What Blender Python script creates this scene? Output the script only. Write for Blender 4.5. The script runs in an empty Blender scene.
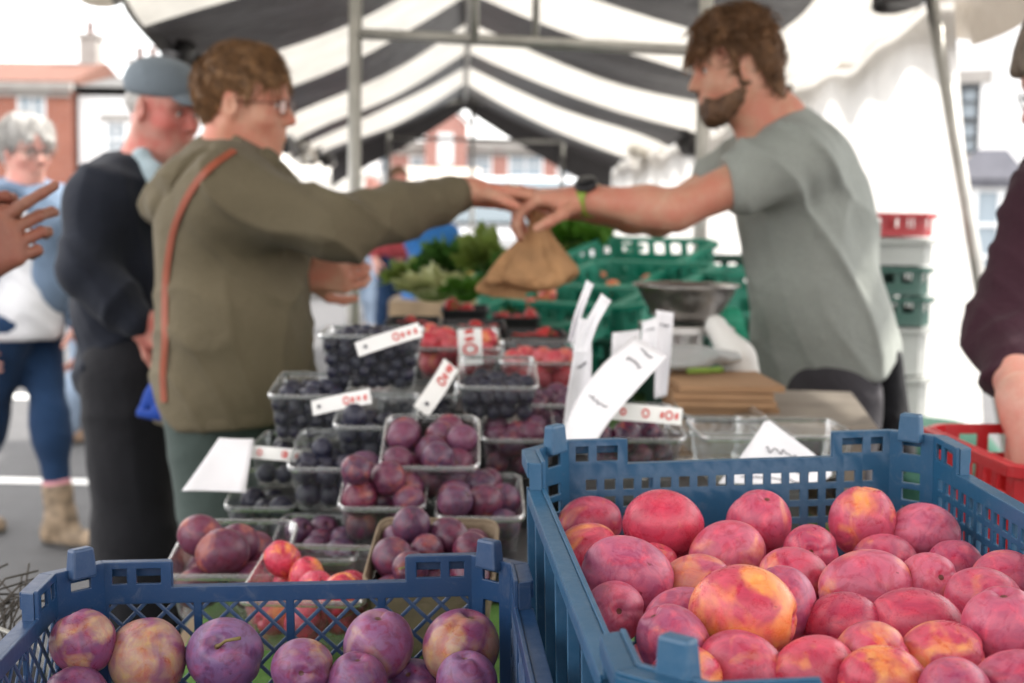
import bpy, bmesh, math, random
import numpy as np
from mathutils import Vector, Matrix, Euler
random.seed(7); RNG = np.random.default_rng(7)
S = bpy.context.scene
COL = S.collection
PI = math.pi
# ---------------------------------------------------------------- camera model
W_, H_ = 1024, 683
F_PX = 50/36*1024
CAM_H = 1.29
PITCH = math.radians(5.4)
ROLL = math.radians(0.8)
def P(x, y, D):
    """world point seen at photo pixel (x,y) at distance D along the view's ground axis"""
    a = (x-512)/F_PX; b = -(y-341.5)/F_PX
    ca, sa = math.cos(ROLL), math.sin(ROLL)
    a, b = a*ca + b*sa, -a*sa + b*ca
    cp, sp = math.cos(PITCH), math.sin(PITCH)
    dy = cp + b*sp; dz = -sp + b*cp
    t = D/dy
    return Vector((a*t, D, CAM_H+dz*t))
def Pz(x, y, z):
    """world point seen at photo pixel (x,y) on the level plane z"""
    p = P(x, y, 1.0); t = (z-CAM_H)/(p.z-CAM_H)
    return Vector((p.x*t, t, z))

# ---------------------------------------------------------------- tagging
def tag(o, label=None, cat=None, group=None, kind=None):
    if label: o['label'] = label
    if cat: o['category'] = cat
    if group: o['group'] = group
    if kind: o['kind'] = kind
    return o
def thing(name, label, cat, loc=(0,0,0), rotz=0.0, group=None):
    o = bpy.data.objects.new(name, None); COL.objects.link(o)
    o.empty_display_size = .05
    o.location = loc; o.rotation_euler = (0,0,rotz)
    return tag(o, label, cat, group)
def raw_mesh(name, V, Fc, smooth=True, mi=None):
    me = bpy.data.meshes.new(name)
    V = np.asarray(V, dtype=np.float32)
    if isinstance(Fc, np.ndarray):
        n, k = Fc.shape
        me.vertices.add(len(V)); me.vertices.foreach_set('co', V.ravel())
        me.loops.add(n*k); me.loops.foreach_set('vertex_index', Fc.astype(np.int32).ravel())
        me.polygons.add(n); me.polygons.foreach_set('loop_start', np.arange(0, n*k, k, dtype=np.int32))
        me.update(calc_edges=True)
    else:
        me.from_pydata([tuple(map(float, v)) for v in V], [], Fc)
    if mi is not None: me.polygons.foreach_set('material_index', np.asarray(mi, dtype=np.int32))
    me.polygons.foreach_set('use_smooth', [bool(smooth)]*len(me.polygons)) if not isinstance(smooth, (list, np.ndarray)) else me.polygons.foreach_set('use_smooth', np.asarray(smooth, dtype=bool))
    me.update()
    return me
def obj(name, V, Fc, mats, parent=None, smooth=True, mi=None, local=False, bevel=0):
    """one mesh object; world-space verts are moved to the object's own origin"""
    V = np.asarray(V, dtype=np.float64)
    if local: off = np.zeros(3)
    elif parent is not None:
        off = np.zeros(3); q = parent
        while q is not None: off = off + np.array(q.location); q = q.parent
    else:
        off = np.array([(V[:,0].min()+V[:,0].max())/2, (V[:,1].min()+V[:,1].max())/2, V[:,2].min()])
    me = raw_mesh(name, V-off, Fc, smooth, mi)
    o = bpy.data.objects.new(name, me); COL.objects.link(o)
    for m in (mats if isinstance(mats, (list, tuple)) else [mats]): me.materials.append(m)
    if parent is not None: o.parent = parent
    elif not local: o.location = off
    if bevel:
        b = o.modifiers.new('bevel', 'BEVEL'); b.width = bevel; b.segments = 2; b.limit_method = 'ANGLE'; b.angle_limit = math.radians(40)
    return o

class MB:
    """collects simple shapes into one mesh"""
    def __init__(s): s.v = []; s.f = []; s.m = []; s.sm = []
    def add(s, V, Fc, m=0, sm=False):
        n = len(s.v); s.v += [tuple(map(float, p)) for p in V]
        s.f += [tuple(i+n for i in q) for q in Fc]; s.m += [m]*len(Fc); s.sm += [sm]*len(Fc)
        return s
    def box(s, c, d, R=None, m=0, taper=1.0):
        hx, hy, hz = d[0]/2, d[1]/2, d[2]/2
        V = []
        for z in (-1, 1):
            t = taper if z > 0 else 1
            for x, y in ((-1,-1),(1,-1),(1,1),(-1,1)): V.append(Vector((x*hx*t, y*hy*t, z*hz)))
        if R is not None: V = [R @ v for v in V]
        c = Vector(c)
        return s.add([v+c for v in V], [(3,2,1,0),(4,5,6,7),(0,1,5,4),(1,2,6,5),(2,3,7,6),(3,0,4,7)], m)
    def prism(s, poly, z0, z1, m=0):
        n = len(poly)
        V = [(x,y,z0) for x,y in poly]+[(x,y,z1) for x,y in poly]
        return s.add(V, [tuple(reversed(range(n))), tuple(range(n,2*n))]+[(i,(i+1)%n,(i+1)%n+n,i+n) for i in range(n)], m)
    def tube(s, pts, r, n=8, m=0, cap=True):
        pts = [Vector(p) for p in pts]; k = len(pts)
        rs = r if isinstance(r, (list, tuple)) else [r]*k
        V = []; up = None
        for i, p in enumerate(pts):
            d = (pts[min(i+1,k-1)]-pts[max(i-1,0)]).normalized()
            if up is None: up = Vector((0,0,1)) if abs(d.z) < .9 else Vector((0,1,0))
            a = d.cross(up).normalized(); b = d.cross(a).normalized(); up = -b if False else up
            for j in range(n):
                t = 2*PI*j/n; V.append(p + a*math.cos(t)*rs[i] + b*math.sin(t)*rs[i])
        Fc = [(i*n+j, i*n+(j+1)%n, (i+1)*n+(j+1)%n, (i+1)*n+j) for i in range(k-1) for j in range(n)]
        if cap: Fc += [tuple(range(n))[::-1], tuple((k-1)*n+j for j in range(n))]
        return s.add(V, Fc, m, True)
    def lathe(s, c, prof, n=24, m=0):
        V = []; k = len(prof); c = Vector(c)
        for r, z in prof:
            for j in range(n):
                t = 2*PI*j/n; V.append(c+Vector((r*math.cos(t), r*math.sin(t), z)))
        return s.add(V, [(i*n+j, i*n+(j+1)%n, (i+1)*n+(j+1)%n, (i+1)*n+j) for i in range(k-1) for j in range(n)], m, True)
    def ball(s, c, r, n=12, m=0, sc=(1,1,1), R=None):
        V = []; c = Vector(c); k = n//2+1
        for i in range(k):
            th = PI*i/(k-1)
            for j in range(n):
                ph = 2*PI*j/n
                v = Vector((math.sin(th)*math.cos(ph)*sc[0], math.sin(th)*math.sin(ph)*sc[1], math.cos(th)*sc[2]))*r
                if R is not None: v = R @ v
                V.append(c+v)
        return s.add(V, [(i*n+j, (i+1)*n+j, (i+1)*n+(j+1)%n, i*n+(j+1)%n) for i in range(k-1) for j in range(n)], m, True)
    def panel(s, p0, p1, nrm, us, zs, fill, t, m=0):
        """vertical wall from p0 to p1 with holes; fill(u,z) says whether a cell is solid; one clean welded sheet of thickness t"""
        p0 = Vector(p0); p1 = Vector(p1); d = (p1-p0); L = d.length; d = d/L; nrm = Vector(nrm)
        us = sorted(set(round(u,5) for u in us)); zs = sorted(set(round(z,5) for z in zs))
        nu, nz = len(us), len(zs)
        g = [[bool(fill((us[i]+us[i+1])/2, (zs[j]+zs[j+1])/2)) for j in range(nz-1)] for i in range(nu-1)]
        idx = {}; V = []; Fc = []
        def vid(i, j, k):
            key = (i,j,k)
            if key not in idx:
                idx[key] = len(V); q = p0 + d*us[i] + nrm*(t/2 if k else -t/2); V.append((q.x, q.y, p0.z+zs[j]))
            return idx[key]
        flip = d.cross(Vector((0,0,1))).dot(nrm) < 0
        def face(q): Fc.append(tuple(q[::-1]) if flip else tuple(q))
        for i in range(nu-1):
            for j in range(nz-1):
                if not g[i][j]: continue
                face([vid(i,j,1),vid(i+1,j,1),vid(i+1,j+1,1),vid(i,j+1,1)])
                face([vid(i,j,0),vid(i,j+1,0),vid(i+1,j+1,0),vid(i+1,j,0)])
                if i == 0 or not g[i-1][j]: face([vid(i,j,0),vid(i,j,1),vid(i,j+1,1),vid(i,j+1,0)])
                if i == nu-2 or not g[i+1][j]: face([vid(i+1,j,1),vid(i+1,j,0),vid(i+1,j+1,0),vid(i+1,j+1,1)])
                if j == 0 or not g[i][j-1]: face([vid(i,j,0),vid(i+1,j,0),vid(i+1,j,1),vid(i,j,1)])
                if j == nz-2 or not g[i][j+1]: face([vid(i,j+1,1),vid(i+1,j+1,1),vid(i+1,j+1,0),vid(i,j+1,0)])
        return s.add(V, Fc, m)
    def build(s, name, mats, parent=None, local=False, bevel=0, smooth=None):
        return obj(name, s.v, s.f, mats, parent, np.array(s.sm) if smooth is None else smooth, s.m, local, bevel)

# ---------------------------------------------------------------- materials
def hexc(r, g, b):
    f = lambda c: (c/255/12.92 if c/255 <= .04045 else ((c/255+.055)/1.055)**2.4)
    return (f(r), f(g), f(b), 1)
class NT:
    def __init__(s, name):
        s.m = bpy.data.materials.new(name); s.m.use_nodes = True
        s.t = s.m.node_tree; s.t.nodes.clear()
        s.out = s.n('ShaderNodeOutputMaterial')
    def n(s, k, **kw):
        o = s.t.nodes.new(k)
        for a, b in kw.items():
            if hasattr(o, a): setattr(o, a, b)
            else: s.set(o, a, b)
        return o
    def set(s, node, key, val):
        sock = node.inputs[key]
        if isinstance(val, bpy.types.NodeSocket): s.t.links.new(val, sock)
        elif isinstance(val, bpy.types.Node): s.t.links.new(val.outputs[0], sock)
        else: sock.default_value = val
        return node
    def i(s, node, **kw):
        for k, v in kw.items(): s.set(node, k.replace('_', ' '), v)
        return node
    def coord(s, which='Object', rand=0):
        c = s.n('ShaderNodeTexCoord').outputs[which]
        if rand:
            oi = s.n('ShaderNodeObjectInfo')
            a = s.n('ShaderNodeVectorMath', operation='MULTIPLY_ADD')
            cb = s.n('ShaderNodeCombineXYZ'); s.i(cb, X=oi.outputs['Random'], Y=oi.outputs['Random'], Z=oi.outputs['Random'])
            s.t.links.new(cb.outputs[0], a.inputs[0]); a.inputs[1].default_value = (rand, rand*1.7, rand*.6); s.t.links.new(c, a.inputs[2])
            return a.outputs[0]
        return c
    def noise(s, vec, scale, detail=3, rough=.55, dist=0):
        o = s.n('ShaderNodeTexNoise'); s.i(o, Vector=vec, Scale=scale, Detail=detail, Roughness=rough, Distortion=dist)
        return o.outputs['Fac']
    def ramp(s, fac, stops, interp='LINEAR'):
        o = s.n('ShaderNodeValToRGB'); o.color_ramp.interpolation = interp
        e = o.color_ramp.elements
        while len(e) < len(stops): e.new(.5)
        for k, (p, c) in enumerate(stops):
            e[k].position = p; e[k].color = c if len(c) == 4 else (*c, 1)
        s.t.links.new(fac, o.inputs[0]); return o.outputs[0]
    def mixc(s, fac, a, b, blend='MIX'):
        o = s.n('ShaderNodeMix', data_type='RGBA', blend_type=blend)
        for k, v in ((0, fac), (6, a), (7, b)):
            if isinstance(v, bpy.types.NodeSocket): s.t.links.new(v, o.inputs[k])
            else: o.inputs[k].default_value = v
        return o.outputs[2]
    def math(s, op, a, b=0.0, c=None, clamp=False):
        o = s.n('ShaderNodeMath', operation=op); o.use_clamp = clamp
        for k, v in enumerate((a, b) if c is None else (a, b, c)):
            if isinstance(v, bpy.types.NodeSocket): s.t.links.new(v, o.inputs[k])
            else: o.inputs[k].default_value = v
        return o.outputs[0]
    def bump(s, h, strength=.3, dist=.002):
        o = s.n('ShaderNodeBump'); s.i(o, Height=h, Strength=strength, Distance=dist); return o.outputs[0]
    def bsdf(s, **kw):
        o = s.n('ShaderNodeBsdfPrincipled')
        for k, v in kw.items(): s.set(o, k.replace('_', ' '), v)
        return o
    def done(s, sh):
        s.t.links.new(sh.outputs[0] if isinstance(sh, bpy.types.Node) else sh, s.out.inputs['Surface']); return s.m
MATS = {}
def mat(name, col, rough=.6, var=.12, scale=8, bump=0, bscale=60, metal=0, spec=.5, detail=4, bdist=.002, sss=0, coat=0):
    if name in MATS: return MATS[name]
    t = NT(name); c = t.coord()
    n = t.noise(c, scale, detail)
    lo = tuple(max(0, x*(1-var)) for x in col[:3])+(1,); hi = tuple(min(1, x*(1+var)) for x in col[:3])+(1,)
    cc = t.ramp(n, [(.3, lo), (.7, hi)])
    b = t.bsdf(Base_Color=cc, Roughness=rough, Metallic=metal); t.set(b, 'Specular IOR Level', spec)
    n2 = t.noise(c, bscale, 4, .6)
    t.set(b, 'Roughness', t.math('MULTIPLY_ADD', n2, .2, rough-.1, clamp=True))
    if bump: t.set(b, 'Normal', t.bump(n2, bump, bdist))
    if sss:
        t.set(b, 'Subsurface Weight', sss); b.inputs['Subsurface Radius'].default_value = (.012,.005,.003); b.inputs['Subsurface Scale'].default_value = 1
    if coat: t.set(b, 'Coat Weight', coat)
    MATS[name] = t.done(b); return MATS[name]
def fabric(name, col, var=.16, weave=900, fold=14):
    if name in MATS: return MATS[name]
    t = NT(name); c = t.coord()
    n = t.noise(c, 5, 5, .6); fine = t.noise(c, weave*.35, 2, .6)
    lo = tuple(x*(1-var) for x in col[:3])+(1,); hi = tuple(min(1, x*(1+var)) for x in col[:3])+(1,)
    cc = t.ramp(n, [(.3, lo), (.7, hi)])
    cc = t.mixc(.22, cc, t.ramp(fine, [(.3, (.25,.25,.25,1)), (.7, (1,1,1,1))]), 'MULTIPLY')
    cr = t.ramp(t.noise(c, fold*.8, 2, .45, 2.4), [(.40, (0,0,0,1)), (.5, (1,1,1,1)), (.60, (0,0,0,1))])
    h = t.math('MULTIPLY_ADD', t.noise(c, fold, 3, .5, .6), 1.0, t.math('MULTIPLY_ADD', fine, .12, t.math('MULTIPLY', cr, -.10)))
    b = t.bsdf(Base_Color=cc, Roughness=.9, Normal=t.bump(h, .40, .014)); t.set(b, 'Specular IOR Level', .2)
    t.set(b, 'Sheen Weight', .06)
    MATS[name] = t.done(b); return MATS[name]
def skin(name, col, red=.5):
    if name in MATS: return MATS[name]
    t = NT(name); c = t.coord()
    n = t.noise(c, 16, 4, .6); n2 = t.noise(c, 260, 3, .6)
    hot = (min(1,col[0]*1.0), col[1]*(1-.6*red), col[2]*(1-.6*red), 1)
    cc = t.ramp(n, [(.38, (*col[:3],1)), (.62, hot)])
    cc = t.mixc(.25, cc, t.ramp(n2, [(.3, (.6,.5,.45,1)), (.65, (1,1,1,1))]), 'MULTIPLY')
    b = t.bsdf(Base_Color=cc, Roughness=.5, Normal=t.bump(n2, .15, .001)); t.set(b, 'Specular IOR Level', .35)
    t.set(b, 'Subsurface Weight', .12); b.inputs['Subsurface Radius'].default_value = (.01,.004,.002); b.inputs['Subsurface Scale'].default_value = 1
    MATS[name] = t.done(b); return MATS[name]
def hairmat(name, dark, light):
    if name in MATS: return MATS[name]
    t = NT(name); c = t.coord()
    mp = t.n('ShaderNodeMapping'); t.set(mp, 'Vector', c); mp.inputs['Scale'].default_value = (40, 160, 40)
    n = t.noise(mp.outputs[0], 1.0, 4, .65, .8); n0 = t.noise(c, 14, 3)
    cc = t.ramp(t.math('MULTIPLY_ADD', n, .8, t.math('MULTIPLY', n0, .3)), [(.38, (*dark,1)), (.72, (*light,1))])
    b = t.bsdf(Base_Color=cc, Roughness=.5, Normal=t.bump(n, .7, .006)); t.set(b, 'Specular IOR Level', .35)
    MATS[name] = t.done(b); return MATS[name]

# ---------------------------------------------------------------- implicit surfaces
def v3(p): return np.array(p, dtype=np.float64)
def rc(a, b, ra, rb, k=.03, op='add', M=None):
    a, b = v3(a), v3(b)
    if M is not None:
        R, t, s = M; a = R@a*s+t; b = R@b*s+t; ra *= s; rb *= s; k *= s
    return dict(T=0, a=a, b=b, ra=ra, rb=rb, k=k, op=op)
def el(c, r, k=.03, R=None, op='add', M=None):
    c, r = v3(c), v3(r); R = np.eye(3) if R is None else np.asarray(R)
    if M is not None:
        Rm, t, s = M; c = Rm@c*s+t; r = r*s; k *= s; R = Rm@R
    return dict(T=1, c=c, r=r, R=R, k=k, op=op)
def pl(p, n, k=.005, M=None):
    """cut away everything on the side n points to"""
    p, n = v3(p), v3(n)
    if M is not None:
        Rm, t, s = M; p = Rm@p*s+t; n = Rm@n; k *= s
    n = n/np.linalg.norm(n); return dict(T=2, n=n, c=float(n@p), k=k, op='cut')
def pd(q, X):
    if q['T'] == 0:
        ab = q['b']-q['a']; L = max(ab@ab, 1e-12)
        d = X-q['a']; t = np.clip((d@ab)/L, 0, 1)
        e = d-t[...,None]*ab
        return np.sqrt((e*e).sum(-1))-(q['ra']+t*(q['rb']-q['ra']))
    if q['T'] == 1:
        p = (X-q['c'])@q['R']; u = p/q['r']; k0 = np.sqrt((u*u).sum(-1)); u = u/q['r']; k1 = np.sqrt((u*u).sum(-1))
        return np.where(k1 > 1e-9, k0*(k0-1)/np.maximum(k1, 1e-9), -q['r'].min())
    return X@q['n']-q['c']
def ev(prims, X):
    d = None
    for q in prims:
        e = pd(q, X)
        if q['op'] == 'add':
            if d is None: d = e
            else:
                k = max(q['k'], 1e-5); h = np.maximum(k-np.abs(d-e), 0)/k; d = np.minimum(d, e)-h*h*k*.25
        else:
            e = e if q['op'] == 'cut' else -e
            if d is None: continue
            k = max(q['k'], 1e-5); h = np.maximum(k-np.abs(d-e), 0)/k; d = np.maximum(d, e)+h*h*k*.25
    return d
EC = [(0,1),(2,3),(4,5),(6,7),(0,2),(1,3),(4,6),(5,7),(0,4),(1,5),(2,6),(3,7)]
CO = np.array([(i,j,k) for i in (0,1) for j in (0,1) for k in (0,1)])
def isosurf(prims, res, disp=None, B=20):
    lo = np.full(3, 1e9); hi = -lo
    for q in prims:
        if q['op'] != 'add': continue
        if q['T'] == 0:
            r = max(q['ra'], q['rb']); mn = np.minimum(q['a'], q['b'])-r; mx = np.maximum(q['a'], q['b'])+r
        else: mn = q['c']-q['r'].max(); mx = q['c']+q['r'].max()
        lo = np.minimum(lo, mn); hi = np.maximum(hi, mx)
    lo -= .03; hi += .03
    nb = np.ceil((hi-lo)/(res*B)).astype(int); N = nb*B+2
    hd = res*B*math.sqrt(3)/2
    ids = []; pos = []; edges = []
    for bi in np.ndindex(*nb):
        o = lo+np.array(bi)*res*B; c = (o+res*B/2)[None]
        ds = [float(pd(q, c)[0]) for q in prims]
        adds = [d for d, q in zip(ds, prims) if q['op'] == 'add']
        m = min(adds)
        if m > hd*1.25+.03: continue
        keep = []
        for d, q in zip(ds, prims):
            if q['op'] == 'add':
                if d < m+2.6*hd+q['k']: keep.append(q)
            elif q['op'] == 'cut':
                if d > hd+.02: keep = None; break
                if d > -hd-q['k']-.02: keep.append(q)
            elif d < hd*1.5+q['k']+.02: keep.append(q)
        if not keep: continue
        ax = np.arange(B+1)
        g = np.stack(np.meshgrid(ax, ax, ax, indexing='ij'), -1)
        X = o+g*res
        d = ev(keep, X)
        if d is None: continue
        if disp is not None: d = d+disp(X)
        neg = d < 0
        if neg.all() or not neg.any(): continue
        base = np.array(bi)*B
        c8 = np.stack([neg[a:a+B, b:b+B, c_:c_+B] for a, b, c_ in CO], -1)
        sm = c8.sum(-1); act = np.argwhere((sm > 0) & (sm < 8))
        if len(act) == 0: continue
        v8 = np.stack([d[act[:,0]+a, act[:,1]+b, act[:,2]+c_] for a, b, c_ in CO], -1)
        acc = np.zeros((len(act), 3)); cnt = np.zeros(len(act))
        for a, b in EC:
            va, vb = v8[:,a], v8[:,b]; cr = (va < 0) != (vb < 0)
            t = np.where(cr, va/np.where(cr, va-vb, 1), 0)
            acc += np.where(cr[:,None], CO[a]+(CO[b]-CO[a])*t[:,None], 0); cnt += cr
        G = act+base
        pos.append(lo+(G+acc/cnt[:,None])*res)
        ids.append((G[:,0]*N[1]+G[:,1])*N[2]+G[:,2])
        for axn in range(3):
            sh = [slice(0,B)]*3; s2 = list(sh); s2[axn] = slice(1,B+1)
            n0 = neg[tuple(sh)]; n1 = neg[tuple(s2)]
            e = np.argwhere(n0 != n1)
            if len(e): edges.append((axn, e+base, n0[e[:,0],e[:,1],e[:,2]]))
    ids = np.concatenate(ids); pos = np.concatenate(pos)
    od = np.argsort(ids); ids = ids[od]; pos = pos[od]
    quads = []
    for axn, e, ins in edges:
        u, v = (axn+1)%3, (axn+2)%3
        q = []
        for du, dv in ((-1,-1),(0,-1),(0,0),(-1,0)):
            c = e.copy(); c[:,u] += du; c[:,v] += dv
            q.append((c[:,0]*N[1]+c[:,1])*N[2]+c[:,2])
        q = np.stack(q, -1); w = np.searchsorted(ids, q); w = np.minimum(w, len(ids)-1)
        ok = (ids[w] == q).all(-1); w = w[ok]; ins = ins[ok]
        w[~ins] = w[~ins][:, ::-1]
        quads.append(w)
    return pos, np.concatenate(quads)
def sdf_obj(name, prims, res, m, parent=None, disp=None):
    V, Q = isosurf(prims, res, disp)
    return obj(name, V, Q, m, parent, True)
def folds(amp, f=18., seed=0, dirv=(.3,.2,1), f2=42.):
    r = np.random.default_rng(seed); ph = r.uniform(0, 6.28, 12); d = v3(dirv); d /= np.linalg.norm(d)
    d2 = v3((d[2], d[1], -d[0]))+.4*r.normal(size=3); d2 /= np.linalg.norm(d2)
    def g(X):
        w = .35*np.sin(X@v3((19,10,14))+ph[0])+.5*np.sin(X@v3((-8,13,6))+ph[1])+.9*np.sin(X@v3((4,-5,5))+ph[2])
        a = 1-np.abs(np.sin(X@d*f*1.25+w*1.6+ph[3])); b = 1-np.abs(np.sin(X@d2*f2*.75+w*1.3+ph[5]))
        c = 1-np.abs(np.sin(X@(d+.5*d2)*f*2.1-w*1.8+ph[6]))
        m1 = np.clip(.5+.9*np.sin(X@v3((6,8,5))+ph[7]+w), 0, 1); m2 = np.clip(.35+.9*np.sin(X@v3((-7,5,9))+ph[8]), 0, 1)
        return -amp*(1.15*m1*a**2.2+.7*m2*b**2.2+.45*c**2*(1-.5*m1)-.5)
    return g
def strands(amp, ctr, axis=(0,1,0), n=46, seed=0):
    r = np.random.default_rng(seed); ph = r.uniform(0, 6.28, 6); c = v3(ctr); ax = v3(axis)
    def g(X):
        Y = X-c
        a = Y@ax
        w = .35*np.sin(Y[...,2]*38+ph[0])+.5*np.sin(Y[...,0]*30+ph[1])+.4*np.sin(Y[...,1]*33+ph[4])
        return amp*(.6*np.sin(a*n*4+w*4+ph[2])+.4*np.sin(a*n*9+w*7+ph[3]+Y[...,2]*60)+.8*np.sin(w*3+Y[...,0]*50))
    return g
def hair_obj(name, prims, res, m, parent, HM, disp=None, n=1600, comb=(-.6,0,-.8), ln=.035, th=.0011, lift=.25, seed=0, wild=.35):
    """a head of hair: a modelled mass plus loose locks growing along it, one mesh"""
    V, Q = isosurf(prims, res, disp); r = np.random.default_rng(seed)
    R, t, s = HM; c = R@v3((-.012,0,.03))*s+t; cd_ = R@v3(comb)
    idx = r.integers(0, len(V), n); VV = [V]; QQ = [Q]; base = len(V)
    for i in idx:
        p = V[i].copy(); nr = p-c; nr /= np.linalg.norm(nr)
        d = cd_+r.normal(size=3)*wild; d -= nr*(d@nr); d /= np.linalg.norm(d)+1e-9
        L = ln*r.uniform(.5,1.4)*s; k = 4; w = th*r.uniform(.6,1.5); ring = []
        for j in range(k+1):
            nr = p-c; nr /= np.linalg.norm(nr); u = np.cross(d, nr); u /= np.linalg.norm(u)+1e-9
            ww = w*(1-.85*j/k)
            ring += [p+u*ww, p-u*ww*.5+nr*ww, p-u*ww*.5-nr*ww]
            d = d-nr*(d@nr)*.8+nr*lift*(.5 if j == 0 else .12)+r.normal(size=3)*.12; d /= np.linalg.norm(d); p = p+d*L/k
        VV.append(np.array(ring)); f = []
        for j in range(k):
            for q in range(3): f.append((base+3*j+q, base+3*j+(q+1)%3, base+3*j+3+(q+1)%3, base+3*j+3+q))
        QQ.append(np.array(f)); base += 3*(k+1)
    return obj(name, np.concatenate(VV), np.concatenate(QQ), m, parent, True)
def rotm(yaw=0, pitch=0, roll=0):
    """local x forward, y left, z up -> yaw about z, then nose-down pitch, then roll"""
    M = Matrix.Rotation(math.radians(yaw), 3, 'Z') @ Matrix.Rotation(math.radians(pitch), 3, 'Y') @ Matrix.Rotation(math.radians(roll), 3, 'X')
    return np.array(M)
def axes(x, z):
    x = Vector(x).normalized(); z = Vector(z); y = z.cross(x).normalized(); z = x.cross(y)
    return np.array([x, y, z]).T
# ================================================================= setting
def ground_mat():
    t = NT('asphalt'); c = t.coord()
    n = t.noise(c, 140, 4, .7); n2 = t.noise(c, .7, 5, .6); n3 = t.noise(c, 6, 4, .6)
    v = t.n('ShaderNodeTexVoronoi'); t.i(v, Vector=c, Scale=220.)
    a = t.ramp(n, [(.3, (.045,.045,.05,1)), (.72, (.12,.12,.125,1))])
    a = t.mixc(t.math('MULTIPLY', n2, .6), a, (.1,.098,.098,1))
    a = t.mixc(.4, a, t.ramp(n3, [(.3, (.5,.5,.5,1)), (.7, (1,1,1,1))]), 'MULTIPLY')
    b = t.bsdf(Base_Color=a, Roughness=.9, Normal=t.bump(v.outputs['Distance'], .5, .004)); return t.done(b)
def sheet(name, x0, y0, x1, y1, z, m, kind='structure'):
    o = obj(name, [(x0,y0,z),(x1,y0,z),(x1,y1,z),(x0,y1,z)], [(0,1,2,3)], m, smooth=False); tag(o, kind=kind); return o
sheet('ground', -300, -60, 300, 500, 0, ground_mat())
pave = mat('paving', (.36,.35,.33), .9, .12, 3, .3, 40)
b = MB(); b.box((-6.2, 26.0, .06), (26, 13.0, .12)); tag(b.build('pavement', pave, bevel=.02), kind='structure')
b = MB(); b.box((14.5, 26.0, .06), (12, 22.0, .12)); tag(b.build('pavement', pave, bevel=.02), kind='structure')
linem = mat('road_paint', (.75,.75,.73), .8, .15, 12, .2, 90)
b = MB(); b.add([(-7,6.55,.004),(-.2,6.35,.004),(-.2,6.46,.004),(-7,6.66,.004)], [(0,1,2,3)])
b.add([(-7,9.3,.004),(-.2,9.1,.004),(-.2,9.3,.004),(-7,9.5,.004)], [(0,1,2,3)]); tag(b.build('road_marking', linem), kind='structure')

# ---------------- the market stall: tarpaulin roof on a tube frame
def tarp(name, col, trans, rough=.45, wv=0):
    t = NT(name); c = t.coord()
    n = t.noise(c, 3, 5, .65); n2 = t.noise(c, 9, 3, .5, .8)
    dirt = t.ramp(n, [(.3, tuple(x*.78 for x in col)+(1,)), (.62, (*col,1))])
    b = t.bsdf(Base_Color=dirt, Roughness=rough, Normal=t.bump(n2, .6, .03)); t.set(b, 'Specular IOR Level', .4)
    tr = t.n('ShaderNodeBsdfTranslucent'); t.set(tr, 'Color', dirt)
    mx = t.n('ShaderNodeMixShader'); mx.inputs[0].default_value = trans
    t.t.links.new(b.outputs[0], mx.inputs[1]); t.t.links.new(tr.outputs[0], mx.inputs[2]); return t.done(mx)
T_WHITE = tarp('white_tarpaulin', (.78,.75,.69), .25)
T_BLACK = tarp('black_tarpaulin', (.042,.039,.040), .13)
T_SIDE = tarp('white_side_sheet', (.86,.85,.83), .5)
T_CREAM = tarp('cream_valance', (.55,.49,.42), .10)
STEEL = mat('galvanised_steel', (.42,.41,.38), .5, .15, 12, .1, 80, metal=.55)
stall = thing('market_stall', 'long market stall roofed by a black and white striped tarpaulin on a steel tube frame', 'market stall', (0, 5, 0))
def ridge(D): return Vector((.04-.038*D, D, CAM_H+1.02+.02*math.sin(D*1.1)))
def eaveL(D):
    k = np.interp(D, [-1.5, 1, 4, 5.9, 9.4, 13.6], [1.1, .98, .69, .55, .46, .50]); x = np.interp(D, [-1.5, 1, 4, 5.9, 9.4, 13.6], [-.95, -1.05, -1.18, -1.28, -1.45, -1.74])
    return Vector((x, D, CAM_H+k+.012*math.sin(D*5)))
def eaveR(D):
    k = np.interp(D, [-1.5, 1, 4, 6, 9, 13.6], [.95, .85, .74, .66, .54, .44]); x = np.interp(D, [-1.5, 1, 4, 6, 9, 13.6], [1.3, 1.3, 1.33, 1.34, 1.2, .93])
    return Vector((x, D, CAM_H+k+.02*math.sin(D*4+1)))
edges_ = [-1.5, -.2, 1.0, 2.2, 3.4, 4.7, 5.9, 7.1, 8.1, 9.4, 10.35, 12.1, 13.55]
rows = []; mi_row = []
for i in range(len(edges_)-1):
    n = 6
    for j in range(n): rows.append(edges_[i]+(edges_[i+1]-edges_[i])*j/n); mi_row.append(i % 2)
rows.append(edges_[-1])
ncol = 14; V = []; Fc = []; mi = []
def roofpt(D, s):
    a = eaveL(D) if s < 0 else eaveR(D); r = ridge(D); t = abs(s)
    q = r.lerp(a, t)
    ph = (D % 3.35)/3.35
    sag = .03+.035*math.sin(PI*ph)
    q.z -= sag*math.sin(PI*t)*1.3 + .012*math.sin(D*9+t*7+(3 if s < 0 else 0))*t
    q.z -= .05*t**6
    return q
for D in rows:
    for k in range(-ncol, ncol+1): V.append(roofpt(D, k/ncol))
w = 2*ncol+1
for i in range(len(rows)-1):
    for k in range(w-1):
        Fc.append((i*w+k, (i+1)*w+k, (i+1)*w+k+1, i*w+k+1)); mi.append(1 if mi_row[i] and not (4.6 < rows[i] < 5.9 and k > ncol*1.72) else 0)
canopy = obj('canopy', V, Fc, [T_WHITE, T_BLACK], stall, True, mi)
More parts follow.
